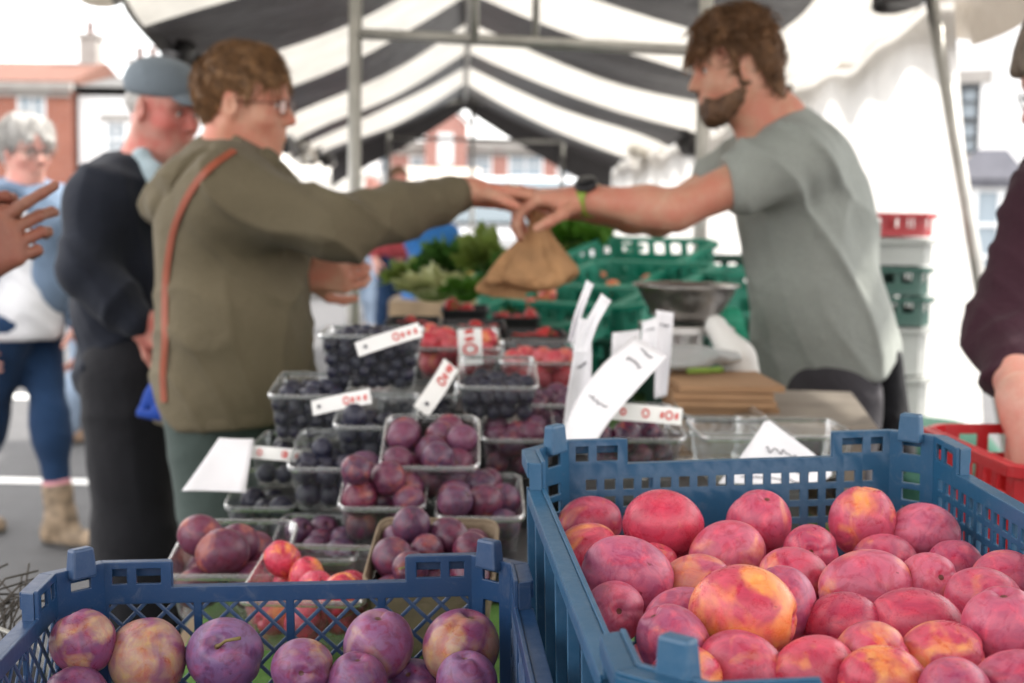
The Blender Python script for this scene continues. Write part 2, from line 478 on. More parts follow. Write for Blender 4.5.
# valances along both eaves with gathered lower edges
for side, f_, nm in ((-1, eaveL, 'valance'), (1, eaveR, 'valance')):
    V = []; Fc = []; mi = []; k = 0
    Ds = np.arange(-1.5, 13.5, .06); nv = 5
    for D in Ds:
        e = roofpt(D, side); dr = (.10+.035*math.sin(D*2.3)+.02*math.sin(D*7.1)) if side < 0 else (.11+.03*math.sin(D*1.7+1)+.02*math.sin(D*6))
        for j in range(nv):
            t = j/(nv-1); V.append((e.x+side*(.02+.03*math.sin(D*11+t)*t+ .06*t)*(1 if side>0 else -.6), D, e.z-dr*t))
    for i in range(len(Ds)-1):
        for j in range(nv-1): Fc.append((i*nv+j, (i+1)*nv+j, (i+1)*nv+j+1, i*nv+j+1)); mi.append(0 if int((Ds[i]+20)/1.2) % 2 or side > 0 else 1)
    obj(nm, V, Fc, [T_CREAM, T_BLACK], stall, True, mi)
# tied-up black tarpaulin ends hanging along the eaves
def rag(c, r, seed):
    rr = random.Random(seed); pr = []
    for i in range(7):
        o = Vector((rr.uniform(-.6,.6), rr.uniform(-1.4,1.4), rr.uniform(-.6,.5)))*r
        pr.append(el(Vector(c)+o, (r*rr.uniform(.25,.55), r*rr.uniform(.5,.9), r*rr.uniform(.25,.5)), .04))
    return isosurf(pr, .02, folds(.012, 30, seed))
for D, s, r, m_ in ((5.2,-1,.08,T_BLACK),(6.1,-1,.09,T_BLACK),(7.2,-1,.1,T_BLACK),(8.2,-1,.1,T_BLACK),(9.7,-1,.11,T_WHITE),(11.4,-1,.12,T_BLACK),(6.8,1,.08,T_BLACK),(7.8,1,.13,T_WHITE),(9.4,1,.14,T_BLACK),(11.5,1,.15,T_WHITE)):
    e = roofpt(D, s); V, Q = rag(e+Vector((-.03*s,0,-.05)), r, int(D*10))
    obj('tied_tarpaulin_end', V, Q, m_, stall, True)
# black tarpaulin rolled up inside the right eave, above the valance
pr = []; q_ = random.Random(9)
for k in range(5):
    D = 3.8+k*.17; e = roofpt(D, .92); pr.append(el((e.x-.05+q_.uniform(-.03,.03), D, e.z-.03+q_.uniform(-.015,.015)), (q_.uniform(.03,.055), .2, q_.uniform(.014,.028)), .06))
V, Q = isosurf(pr, .014, folds(.016, 14, 3, (.9,.3,.5), 26)); obj('rolled_tarpaulin', V, Q, T_BLACK, stall, True)
# dark gable end piece (the last black stripe drops at the far end)
V = []; Fc = []
for k in range(-ncol, ncol+1):
    q = roofpt(13.55, k/ncol); d = .12+.16*(abs(k)/ncol)
    V += [q, q+Vector((0,.02,-d))]
for k in range(2*ncol): Fc.append((2*k, 2*k+1, 2*k+3, 2*k+2))
obj('gable_flap', V, Fc, T_BLACK, stall, True)
# white side sheet on the right, hung from the eave to the ground, drawn back at its near end
V = []; Fc = []; Ds = np.arange(4.35, 13.5, .12); nv = 12
for D in Ds:
    e = roofpt(D, 1)
    for j in range(nv):
        t = j/(nv-1); V.append((e.x-.02+.05*math.sin(D*3.1+t*2)*t + .18*t*max(0, 1-(D-4.3)/2.5), D, (e.z-.02)*(1-t)+.03*t))
for i in range(len(Ds)-1):
    for j in range(nv-1): Fc.append((i*nv+j, i*nv+j+1, (i+1)*nv+j+1, (i+1)*nv+j))
obj('side_sheet', V, Fc, T_SIDE, stall, True)
# frame
def post(x, y0, y1, D, r=.021):
    t = P(x[0], y0, D); u = P(x[1], 300, D); d = (u-t); k = (0-t.z)/d.z
    b = MB(); b.tube([t, t+d*k], r, 12); return b.build('post', STEEL, stall)
post((345, 352), -60, 330, 4.6, .0215); post((697, 697), -60, 330, 4.4, .0215)
post((383, 385), 112, 330, 13.4, .022); post((557, 558), 115, 330, 13.4, .022)
post((466, 470), 100, 330, 13.42, .02)
def bar(a, c, r=.018, nm='crossbar'):
    b = MB(); b.tube([a, c], r, 10); return b.build(nm, STEEL, stall)
bar(P(345,38,4.6), P(697,46,4.4)); bar(P(383,141,13.4), P(558,141,13.4))
bar(ridge(-1.4)-Vector((0,0,.045)), ridge(13.5)-Vector((0,0,.045)), .02, 'ridge_pole')
bar(P(466,43,4.52), ridge(4.52)-Vector((0,0,.05)), .014, 'king_post'); bar(P(527,43,4.5), P(526,-90,4.5), .012, 'king_post')
bar(P(345,-58,4.6), ridge(4.6)-Vector((0,0,.05)), .016, 'rafter'); bar(P(697,-58,4.4), ridge(4.4)-Vector((0,0,.05)), .016, 'rafter')
bar(P(383,118,13.4), ridge(13.4)-Vector((0,0,.05)), .016, 'rafter'); bar(P(557,118,13.4), ridge(13.4)-Vector((0,0,.05)), .016, 'rafter')

# leaning post at the sheet's near end
a, c = P(922,-12,4.3), P(982,290,4.3); d = c-a; k = (0-a.z)/d.z
b = MB(); b.tube([a, a+d*k], .02, 12); b.build('leaning_post', STEEL, stall)

# ---------------- houses round the square
def brickm(name, c1, c2, mort):
    t = NT(name); c = t.coord()
    mp = t.n('ShaderNodeMapping'); t.set(mp, 'Vector', c); mp.inputs['Rotation'].default_value = (PI/2, 0, 0)
    br = t.n('ShaderNodeTexBrick'); t.i(br, Vector=mp.outputs[0], Color1=(*c1,1), Color2=(*c2,1), Mortar=(*mort,1), Scale=4.4)
    br.inputs['Mortar Size'].default_value = .012
    n = t.noise(c, 1.2, 4); cc = t.mixc(.35, br.outputs['Color'], t.ramp(n, [(.3,(.6,.6,.6,1)),(.7,(1,1,1,1))]), 'MULTIPLY')
    return t.done(t.bsdf(Base_Color=cc, Roughness=.9))
RED_BRICK = brickm('red_brick', (.34,.115,.07), (.29,.09,.055), (.36,.32,.29))
PINK_BRICK = brickm('pink_brick', (.42,.2,.16), (.38,.16,.13), (.45,.4,.38))
RENDER_W = mat('white_render', (.78,.78,.78), .9, .05, 1.5, .2, 30)
RENDER_C = mat('cream_render', (.72,.69,.62), .9, .06, 1.5, .2, 30)
TILE_R = mat('clay_tiles', (.15,.065,.045), .9, .25, 6, .5, 20)
SLATE = mat('grey_slate', (.10,.10,.098), .8, .2, 6, .5, 20)
STONE = mat('pale_stone', (.32,.30,.28), .9, .1, 3, .2, 30)
FRAMEW = mat('white_window_frame', (.8,.8,.8), .6, .04)
DARKF = mat('dark_window_frame', (.04,.045,.05), .5, .1)
def glassm(name, col, rough=.08):
    t = NT(name); return t.done(t.bsdf(Base_Color=(*col,1), Roughness=rough))
PANE = glassm('window_glass', (.32,.38,.43), .12)
PANE_D = glassm('dark_window_glass', (.10,.13,.15), .12)
def house(name, label, loc, rotz, w, dpt, eave, ridge_h, wall, roof, wins, frame=FRAMEW, chimneys=(), cornice=STONE, gable=False, pane=PANE, cat='house', group=None):
    """facade on the local plane y=0 facing -y, x from -w/2 to w/2"""
    h = thing(name, label, cat, loc, rotz, group)
    us = {0, w}; zs = {0, eave}
    for x, z, ww, wh in wins: us |= {x+w/2-ww/2, x+w/2+ww/2}; zs |= {z, z+wh}
    b = MB()
    b.panel((-w/2, .15, 0), (w/2, .15, 0), (0,-1,0), us, zs, lambda u, z: not any(abs(u-w/2-x) < ww/2 and zz < z < zz+wh for x, zz, ww, wh in wins), .3)
    b.box((-w/2+.15, dpt/2+.15, eave/2), (.296, dpt-.3, eave-.004)); b.box((w/2-.15, dpt/2+.15, eave/2), (.296, dpt-.3, eave-.004)); b.box((0, dpt-.15, eave/2), (w-.62, .3, eave-.006))
    if gable: b.add([(-w/2, 0, eave),(w/2, 0, eave),(0, 0, ridge_h),(-w/2, .3, eave),(w/2, .3, eave),(0, .3, ridge_h)], [(0,1,2),(5,4,3),(0,2,5,3),(1,4,5,2)])
    b.build('wall', wall, h, local=True)
    b = MB()
    if gable:
        for s in (-1, 1): b.add([(0,-.15,ridge_h+.05),(s*(w/2+.25),-.15,eave-.05),(s*(w/2+.25),dpt,eave-.05),(0,dpt,ridge_h+.05),(0,-.15,ridge_h+.2),(s*(w/2+.25),-.15,eave+.1),(s*(w/2+.25),dpt,eave+.1),(0,dpt,ridge_h+.2)],
              [(0,1,2,3),(4,5,6,7),(0,1,5,4),(1,2,6,5),(2,3,7,6)])
    else:
        b.add([(-w/2-.1,-.3,eave+.24),(w/2+.1,-.3,eave+.24),(w/2+.1,dpt/2,ridge_h),(-w/2-.1,dpt/2,ridge_h),(w/2+.1,dpt+.3,eave+.24),(-w/2-.1,dpt+.3,eave+.24)], [(0,1,2,3),(2,4,5,3),(0,3,5),(1,4,2),(0,5,4,1)])
    rf = b.build('roof', roof, h, local=True)
    for cx, cw, ch, cm in chimneys:
        b = MB(); z0 = ridge_h-.8
        b.box((cx, dpt/2, z0+(ch+.8)/2), (cw, .8, ch+.8), m=0); b.box((cx, dpt/2, z0+ch+.86), (cw+.16, .96, .12), m=1)
        for k in range(max(1, int(cw/.45))): b.lathe((cx-cw/2+.25+k*.42, dpt/2, z0+ch+.92), [(.12,0),(.10,.35),(.13,.36),(.13,.42),(.08,.42)], 10, 2)
        c = b.build('chimney', [cm, STONE, TILE_R], h, local=True)
    if not gable and cornice:
        b = MB(); b.box((0,-.13,eave+.11), (w+.2,.3,.21)); b.box((0,-.07,eave-.12), (w,.12,.12)); b.build('cornice', cornice, h, local=True)
    for x, z, ww, wh in wins:
        b = MB(); y = .06; f_ = .07
        for sx in (-1, 1): b.box((x+sx*(ww/2-f_/2), y, z+wh/2), (f_, .10, wh))
        for zz in (z+f_/2, z+wh-f_/2, z+wh/2): b.box((x, y, zz), (ww-2*f_, .09, f_))
        b.box((x, y+.005, z+wh/2), (.04, .07, wh-2*f_))
        for q in (.25, .75): b.box((x, y+.008, z+wh*q), (ww-2*f_, .06, .03))
        o = b.build('window', frame, h, local=True)
        b = MB(); b.box((x, .125, z+wh/2), (ww-.02, .012, wh-.02)); b.build('pane', pane, o, local=True)
        b = MB(); b.box((x,-.05,z-.07), (ww+.25,.22,.12)); b.build('sill', cornice or STONE, o, local=True)
        b = MB(); b.box((x,-.015,z+wh+.1), (ww+.3,.06,.19)); b.build('lintel', cornice or STONE, o, local=True)
    return h
def at(x, D): return P(x, 300, D).x
D0 = 42
e0 = 1.29+D0*math.tan(math.atan((341.5-97)/F_PX)-PITCH)+ .0
xr = at(72, D0)
house('brick_house', 'red brick house with arched white windows behind the grey-haired woman', (xr-4.5, D0, 0), 0, 9.0, 7, e0, e0+1.15, RED_BRICK, TILE_R,
      [(3.35,2.95,.85,1.4),(.9,2.95,.85,1.4),(-1.6,2.95,.85,1.4),(3.35,.3,1.1,1.3),(.9,.3,1.1,1.3)], chimneys=[(4.1,.55,.75,STONE)])
house('white_house', 'white rendered house with a slate roof and red chimney left of the stall', (xr+4.4, D0+.4, 0), 0, 8.6, 7, e0-.1, e0+.75, RENDER_W, SLATE,
      [(-3.2,2.6,.6,1.05),(-.3,2.6,.6,1.05),(2.2,2.6,.6,1.05)], chimneys=[(-3.1,1.05,.42,RED_BRICK)], cornice=None)
D1 = 46
house('gabled_house', 'pink brick house with a tall gable seen through the far end of the stall', (at(470, D1), D1, 0), 0, 8.4, 8, 3.1, 3.2, PINK_BRICK, SLATE,
      [(-1.55,1.9,1.0,1.0),(0.05,1.7,1.15,1.4),(1.7,1.5,1.15,1.5),(3.1,1.7,.8,1.2),(-3.1,1.7,.8,1.2)], chimneys=())
b_ = thing('brick_gable', 'narrow pink brick dormer gable rising above the pale house roof', 'gable', (at(443, D1-.6), D1-.6, 0))
b = MB(); w_ = 1.3
b.add([(-w_/2,0,2.4),(w_/2,0,2.4),(w_/2,0,3.9),(0,0,4.5),(-w_/2,0,3.9),(-w_/2,1.2,2.4),(w_/2,1.2,2.4),(w_/2,1.2,3.9),(0,1.2,4.5),(-w_/2,1.2,3.9)], [(0,1,2,3,4),(9,8,7,6,5),(1,6,7,2),(2,7,8,3),(3,8,9,4),(4,9,5,0)])
b.build('wall', PINK_BRICK, b_, local=True)
b = MB(); b.box((0,-.02,3.1), (.5,.06,1.0)); b.build('window', FRAMEW, b_, local=True)
b = MB()
for s in (-1,1): b.add([(0,-.1,4.56),(s*.75,-.1,3.9),(s*.75,1.3,3.9),(0,1.3,4.56),(0,-.1,4.66),(s*.75,-.1,4.0),(s*.75,1.3,4.0),(0,1.3,4.66)], [(0,1,2,3),(4,5,6,7),(0,1,5,4),(1,2,6,5)])
b.build('roof', SLATE, b_, local=True)
# right: white house front running away from us, with a porch
D2 = 20
house('white_townhouse', 'white town house with dark sash windows beyond the leaning stall post', (at(1075, D2), D2+.6, 0), math.radians(-28), 6.4, 7, 6.2, 7.6, RENDER_W, SLATE,
      [(-1.55,2.15,.62,1.05),(1.1,2.15,.62,1.05)], frame=DARKF, cornice=None, pane=PANE)
pp = P(985, 160, 18.2)
pr_ = thing('porch', 'bay porch with a dark lead roof and tall paned windows below the white house', 'porch', (pp.x, 18.2, 0), math.radians(-20))
b = MB(); b.add([(-.5,-.35,pp.z-.08),(.5,-.35,pp.z-.08),(.5,.5,pp.z-.08),(-.5,.5,pp.z-.08),(-.16,0,pp.z+.3),(.2,0,pp.z+.3),(.2,.5,pp.z+.3),(-.16,.5,pp.z+.3)], [(3,2,1,0),(4,5,6,7),(0,1,5,4),(1,2,6,5),(2,3,7,6),(3,0,4,7)])
b.box((0,.07,pp.z-.13), (.96,.8,.1)); b.build('roof', mat('lead_roof', (.10,.10,.12), .6, .15), pr_, local=True)
b = MB()
for x in (-.45,-.15,.15,.45): b.box((x,-.24,(pp.z-.18)/2), (.06,.06,pp.z-.18))
for z in (.35,.75,1.15,pp.z-.21): b.box((0,-.24,z), (.84,.045,.05))
o = b.build('window', FRAMEW, pr_, local=True)
b = MB(); b.box((0,-.22,pp.z/2-.1), (.9,.012,pp.z-.25)); b.build('pane', PANE, o, local=True)
b = MB(); b.box((0,.2,pp.z/2-.1), (.9,.7,pp.z-.2)); b.build('body_wall', RENDER_C, pr_, local=True)
# ================================================================= table, crates, punnets, fruit
ZT = .80
TYAW = math.radians(3.2)
def tx(u, D): return Vector((u-.055*D, D, 0))     # the table runs away from us and slightly left
tab = thing('stall_table', 'long trestle table carrying all the fruit, topped with worn boards', 'table', (0, 2.4, 0))
wood = mat('weathered_boards', (.30,.22,.14), .85, .25, 6, .4, 60)
b = MB(); b.add([tuple(tx(-.30,.45))[:2]+(ZT-.04,), tuple(tx(.78,.45))[:2]+(ZT-.04,), tuple(tx(.62,4.7))[:2]+(ZT-.04,), tuple(tx(-.26,4.7))[:2]+(ZT-.04,),
   tuple(tx(-.30,.45))[:2]+(ZT-.006,), tuple(tx(.78,.45))[:2]+(ZT-.006,), tuple(tx(.62,4.7))[:2]+(ZT-.006,), tuple(tx(-.26,4.7))[:2]+(ZT-.006,)],
   [(3,2,1,0),(4,5,6,7),(0,1,5,4),(1,2,6,5),(2,3,7,6),(3,0,4,7)]); b.build('tabletop', wood, tab)
for u, D in ((-.2,.7),(.65,.7),(-.2,2.5),(.55,2.5),(-.2,4.5),(.5,4.5)):
    p = tx(u, D); b = MB(); b.box((p.x, p.y, (ZT-.045)/2), (.05,.05,ZT-.045)); b.build('leg', wood, tab)
# grass-green display matting
t = NT('green_matting'); c = t.coord(); n = t.noise(c, 300, 3, .7); n2 = t.noise(c, 30, 4)
gm = t.done(t.bsdf(Base_Color=t.mixc(.5, t.ramp(n, [(.3,(.03,.10,.012,1)),(.7,(.14,.30,.045,1))]), t.ramp(n2, [(.3,(.05,.13,.02,1)),(.7,(.12,.24,.05,1))])), Roughness=.9, Normal=t.bump(n, .9, .004)))
V = []; Fc = []; nx, ny = 24, 60
for j in range(ny+1):
    D = .5+3.9*j/ny
    for i in range(nx+1):
        u = -.315+(.62+.315)*i/nx; q = tx(u, D); e = max(0, -.285-u)/.03
        V.append((q.x, q.y, ZT-.0035+.002*math.sin(i*2.1+j*1.3)-.05*e**1.5))
for j in range(ny):
    for i in range(nx): Fc.append((j*(nx+1)+i, j*(nx+1)+i+1, (j+1)*(nx+1)+i+1, (j+1)*(nx+1)+i))
o = obj('display_matting', V, Fc, gm); tag(o, 'grass green matting spread over the fruit table', 'matting')

# ---------------- plastic crates
def plastic(name, col, rough=.38):
    if name in MATS: return MATS[name]
    t = NT(name); c = t.coord()
    n = t.noise(c, 9, 5, .65); n2 = t.noise(c, 120, 4, .7); sc = t.noise(c, 38, 6, .75, 1.5)
    dust = t.ramp(sc, [(.56, (0,0,0,1)), (.74, (1,1,1,1))])
    cc = t.ramp(n, [(.3, tuple(x*.85 for x in col)+(1,)), (.7, tuple(min(1,x*1.12) for x in col)+(1,))])
    grey = tuple(x*.6+.10 for x in col)+(1,)
    cc = t.mixc(t.math('MULTIPLY', dust, .55), cc, grey)
    pt = t.n('ShaderNodeNewGeometry').outputs['Pointiness']
    cc = t.mixc(t.math('MULTIPLY', t.ramp(pt, [(.53,(0,0,0,1)),(.62,(1,1,1,1))]), t.math('MULTIPLY', n2, .55)), cc, tuple(min(1,x*1.2+.16) for x in col)+(1,))
    sc2 = t.ramp(t.noise(c, 90, 2, .5, 3.0), [(.485,(0,0,0,1)),(.5,(1,1,1,1)),(.515,(0,0,0,1))])
    cc = t.mixc(t.math('MULTIPLY', sc2, t.math('MULTIPLY', n, .35)), cc, grey)
    r = t.math('MULTIPLY_ADD', n2, .25, rough-.1)
    b = t.bsdf(Base_Color=cc, Roughness=r, Normal=t.bump(n2, .08, .001)); t.set(b, 'Specular IOR Level', .45)
    b.inputs['Subsurface Weight'].default_value = 0
    MATS[name] = t.done(b); return MATS[name]
def crate(name, label, group, loc, rotz, W, L, H, m, style='square', raise_=.024, tabh=.019, cham=.032, tilt=0, pitch=.0178, seg=None, t=.0035, bev=.0008, cat='crate', flange=.014):
    """open stacking crate; local x across, y along, z up from the base; parts: floor, four walls, rim, corner tabs"""
    c = thing(name, label, cat, loc, rotz, group)
    c.rotation_euler = (0, tilt, rotz)
    w2, l2 = W/2, L/2; raised = .056+cham*.0
    band = .014; hole = .0105 if pitch < .03 else pitch*.62; gap = .0062 if pitch < .03 else pitch*.38
    def wall(p0, p1, n, ln, corner=False, plate=False, diag=False):
        us = [0, ln]; zs = [0, .02, H-band, H]
        zr = H+raise_
        rise = raise_ > 0
        if rise: zs += [H+.0035, zr-.006, zr]
        if corner:
            ww = min(.018, ln*.45)
            us += [ln/2-ww/2, ln/2+ww/2]
            if diag: zs += [H*.30, H*.62]
            else:
                z = H-band
                while z-hole > .022: zs += [z, z-hole]; z -= hole+gap
            zset = sorted(set(round(q,5) for q in zs))
            def fill(u, z):
                inw = abs(u-ln/2) < ww/2
                if z > H: return not (inw and H+.0035 < z < zr-.006) if rise else False
                if not inw or z < .02 or z > H-band: return True
                if diag: return abs(z-H*.62) < .004
                k = (H-band-z) % (hole+gap); return k > hole or z < H-band-int((H-band-.022+gap)/(hole+gap))*(hole+gap)
            b = MB(); b.panel(p0, p1, n, us, zs, fill, t); return b
        if rise: us += [raised, ln-raised, .007, .019, .027, .047, ln-.007, ln-.019, ln-.027, ln-.047]
        b = MB()
        if diag:
            posts = [.0, .012]; npost = max(2, round(ln/.085))
            pw = .007
            pts = [ln*k/npost for k in range(npost+1)]
            for q in pts: us += [max(0,q-pw/2), min(ln,q+pw/2)]
            def fill(u, z):
                e = min(u, ln-u)
                if z > H:
                    if not rise or e > raised: return False
                    return not ((.007 < e < .019 or .027 < e < .047) and H+.0035 < z < zr-.006)
                if z < .02 or z > H-band: return True
                return any(abs(u-q) <= pw/2 for q in pts)
            b.panel(p0, p1, n, us, zs, fill, t)
            d = (Vector(p1)-Vector(p0)).normalized(); nn = Vector(n)
            z0, z1 = .019, H-band+.001; sp = .0172; bw = .0034
            for a, e in zip(pts[:-1], pts[1:]):
                a += pw/2-.001; e -= pw/2-.001
                for sg, off in ((1, .0004), (-1, -.0004)):
                    cst = a-(z1-z0)-sp
                    while cst < e+sp:
                        # line u = cst + (z-z0) or mirrored, clipped to the bay
                        q0, q1 = max(a, cst), min(e, cst+(z1-z0))
                        if q1-q0 > .003:
                            if sg > 0: A = (q0, z0+(q0-cst)); B = (q1, z0+(q1-cst))
                            else: A = (a+e-q0, z0+(q0-cst)); B = (a+e-q1, z0+(q1-cst))
                            pa = Vector(p0)+d*A[0]; pb = Vector(p0)+d*B[0]; pa.z = A[1]; pb.z = B[1]
                            dd = (pb-pa); l_ = dd.length; dd = dd/l_; R = Matrix([dd, nn, dd.cross(nn)]).transposed()
                            b.box((pa+pb)/2+nn*off, (l_, t*.62, bw), R)
                        cst += sp*1.414
            return b
        cols = []; u = .012
        n_ = int((ln-.016)/pitch); u0 = (ln-n_*pitch+pitch-hole)/2
        cols = [u0+k*pitch for k in range(n_)]
        for q in cols: us += [q, q+hole]
        rws = []; z = H-band
        while z-hole > .022: rws.append((z-hole, z)); z -= hole+gap
        for a, e in rws: zs += [a, e]
        def fill(u, z):
            e = min(u, ln-u)
            if z > H:
                if not rise or e > raised: return False
                return not ((.007 < e < .019 or .027 < e < .047) and H+.0035 < z < zr-.006)
            ink = any(q < u < q+hole for q in cols); inr = -1
            for k, (a, f) in enumerate(rws):
                if a < z < f: inr = k
            if not ink or inr < 0: return True
            if plate and .075 < u < .20 and inr >= 1: return True
            return False
        b.panel(p0, p1, n, us, zs, fill, t)
        return b
    dg = style == 'diamond'
    cw = cham*math.sqrt(2)
    V4 = [((-w2+cham, l2), (w2-cham, l2), (0,1)), ((w2, l2-cham), (w2, -l2+cham), (1,0)), ((w2-cham, -l2), (-w2+cham, -l2), (0,-1)), ((-w2, -l2+cham), (-w2, l2-cham), (-1,0))]
    for k, (p0, p1, n) in enumerate(V4):
        ln = math.dist(p0, p1)
        bb = wall((*p0,0), (*p1,0), (*n,0), ln, plate=(k == 0), diag=dg)
        if seg:   # upright ribs outside
            d = Vector((p1[0]-p0[0], p1[1]-p0[1], 0)).normalized(); m_ = max(2, int(ln/seg))
            for q in range(m_+1):
                u = .006+(ln-.012)*q/m_; pc = Vector((*p0, 0))+d*u+Vector((*n,0))*(t/2+.0046)
                R = Matrix([d, Vector((*n,0)), Vector((0,0,1))]).transposed()
                if R.determinant() < 0: R = Matrix([-d, Vector((*n,0)), Vector((0,0,1))]).transposed()
                bb.box((pc.x, pc.y, H/2-.004), (.0045, .009, H-.012), R)
        bb.build('side_wall', m, c, local=True, bevel=bev)
    s_ = 1/math.sqrt(2)
    for sx, sy in ((-1,1),(1,1),(1,-1),(-1,-1)):
        p0 = (sx*w2, sy*(l2-cham)); p1 = (sx*(w2-cham), sy*l2)
        bb = wall((*p0,0), (*p1,0), (sx*s_, sy*s_, 0), cw, corner=True, diag=dg)
        bb.build('corner_wall', m, c, local=True, bevel=bev)
        if tabh:
            R = Matrix.Rotation(math.atan2(sy, sx)+PI/2, 3, 'Z')
            b = MB(); z0 = H+raise_
            b.box((sx*(w2-cham/2-.002), sy*(l2-cham/2-.002), z0+tabh/2-.004), (.0235, .013, tabh+.008), R, taper=.82)
            b.build('stacking_tab', m, c, local=True, bevel=.0022)
    # rim: flange outward round the top, stepping up at the corners
    b = MB(); oct_ = [(-w2+cham, l2),(w2-cham, l2),(w2, l2-cham),(w2, -l2+cham),(w2-cham, -l2),(-w2+cham, -l2),(-w2, -l2+cham),(-w2, l2-cham)]
    f_ = flange; k8 = math.tan(PI/8)*f_
    out = [(-w2+cham-k8, l2+f_),(w2-cham+k8, l2+f_),(w2+f_, l2-cham+k8),(w2+f_, -l2+cham-k8),(w2-cham+k8, -l2-f_),(-w2+cham-k8, -l2-f_),(-w2-f_, -l2+cham-k8),(-w2-f_, l2-cham+k8)]
    def lerp2(a, c_, t_): return (a[0]+(c_[0]-a[0])*t_, a[1]+(c_[1]-a[1])*t_)
    def strip(i, t0, t1, z, th=.003, lip=.011):
        j = (i+1) % 8
        a, e = lerp2(oct_[i], oct_[j], t0), lerp2(oct_[i], oct_[j], t1); A, E_ = lerp2(out[i], out[j], t0), lerp2(out[i], out[j], t1)
        sh = lambda p, q, r: (p[0]+(q[0]-p[0])*r, p[1]+(q[1]-p[1])*r)
        r0 = .0019/f_
        b.prism([sh(a,A,r0), sh(e,E_,r0), E_, A][::-1], z-th, z)
        b.prism([sh(A,a,.0025/f_), sh(E_,e,.0025/f_), E_, A][::-1], z-th-lip, z-th)
    for i in range(8):
        ln = math.dist(oct_[i], oct_[(i+1) % 8])
        if i % 2: strip(i, 0, 1, H+raise_-.0015)
        elif raise_ > 0:
            r = raised/ln; strip(i, 0, r, H+raise_-.0015); strip(i, 1-r, 1, H+raise_-.0015); strip(i, r, 1-r, H-.0015)
            for q in (r, 1-r):
                A, E_ = lerp2(oct_[i], oct_[(i+1)%8], q), lerp2(out[i], out[(i+1)%8], q)
                d = Vector((oct_[(i+1)%8][0]-oct_[i][0], oct_[(i+1)%8][1]-oct_[i][1], 0)).normalized()
                n_ = Vector((E_[0]-A[0], E_[1]-A[1], 0)).normalized(); R = Matrix([d, n_, d.cross(n_)]).transposed()
                b.box(((A[0]+E_[0])/2, (A[1]+E_[1])/2, H+raise_/2-.003), (.003, f_-.003, raise_+.004), R)
        else: strip(i, 0, 1, H-.0015)
    b.build('rim', m, c, local=True, bevel=.0007)
    b = MB(); nb_ = 9
    b.prism(oct_, .004, .008)
    b.build('floor', m, c, local=True)
    return c
BLUE = plastic('blue_plastic', (.013,.080,.165), .36)
NAVY = plastic('navy_plastic', (.008,.040,.112), .34)
RED = plastic('red_plastic', (.36,.006,.012), .35)
TEAL = plastic('teal_plastic', (.005,.22,.14), .38)
DKGREEN = plastic('dark_green_plastic', (.015,.075,.055), .4)
GREY = plastic('grey_plastic', (.34,.35,.33), .5)
BLACK = plastic('black_plastic', (.014,.014,.016), .4)

# tall blue crate on the right: back rim seen at y~456, sides running away to a point near x=400
RC_H = .215; RC_W, RC_L = .374, .62
RC_ROLL = math.radians(-1.9); RC_YAW = math.radians(4.6)
bl = P(522, 452, 1.302); br_ = P(955, 437, 1.318)
mid = (P(540,463,1.32)+P(905,448,1.335))/2
ax = Vector((math.cos(RC_YAW), math.sin(RC_YAW), 0)); ay = Vector((-math.sin(RC_YAW), math.cos(RC_YAW), 0))
RC_TILT = math.radians(2.0)
RIM_R = mid.z
rc_c = Vector((P(736,455,1.32).x, 1.335, 0))-ay*(RC_L/2)
RC_BASE = RIM_R-RC_H
crR = crate('plum_crate', 'tall blue square-meshed plastic crate heaped with red plums', 'blue plum crates', (rc_c.x, rc_c.y, RC_BASE), RC_YAW, RC_W, RC_L, RC_H, BLUE, 'square', seg=.075)
crR.rotation_euler = (RC_TILT, RC_ROLL, RC_YAW)
_top = Vector((rc_c.x, rc_c.y, 0))+ay*(RC_L/2); _top.z = RIM_R
crR.location = _top-(Matrix.Rotation(RC_YAW, 3, 'Z') @ Matrix.Rotation(RC_ROLL, 3, 'Y') @ Matrix.Rotation(RC_TILT, 3, 'X') @ Vector((0, RC_L/2, RC_H)))
RSL = math.tan(RC_TILT); RRL = -math.tan(RC_ROLL)
crR['label'] = 'tall light blue square-meshed plastic crate heaped with crimson plums'
# lower navy crate on the left with diamond mesh
LC_H = .155; LC_W, LC_L = .372, .60; LC_YAW = math.radians(3.5)
RIM_L = P(290, 590, 1.175).z
ay2 = Vector((-math.sin(LC_YAW), math.cos(LC_YAW), 0))
lc_c = Vector((P(272,590,1.175).x+.024, 1.175, 0))-ay2*(LC_L/2)
crL = crate('plum_crate', 'low navy diamond-meshed plastic crate holding large purple plums', 'blue plum crates', (lc_c.x, lc_c.y, RIM_L-LC_H), LC_YAW, LC_W, LC_L, LC_H, NAVY, 'diamond', raise_=.022, tabh=.017, tilt=math.radians(-1.2))

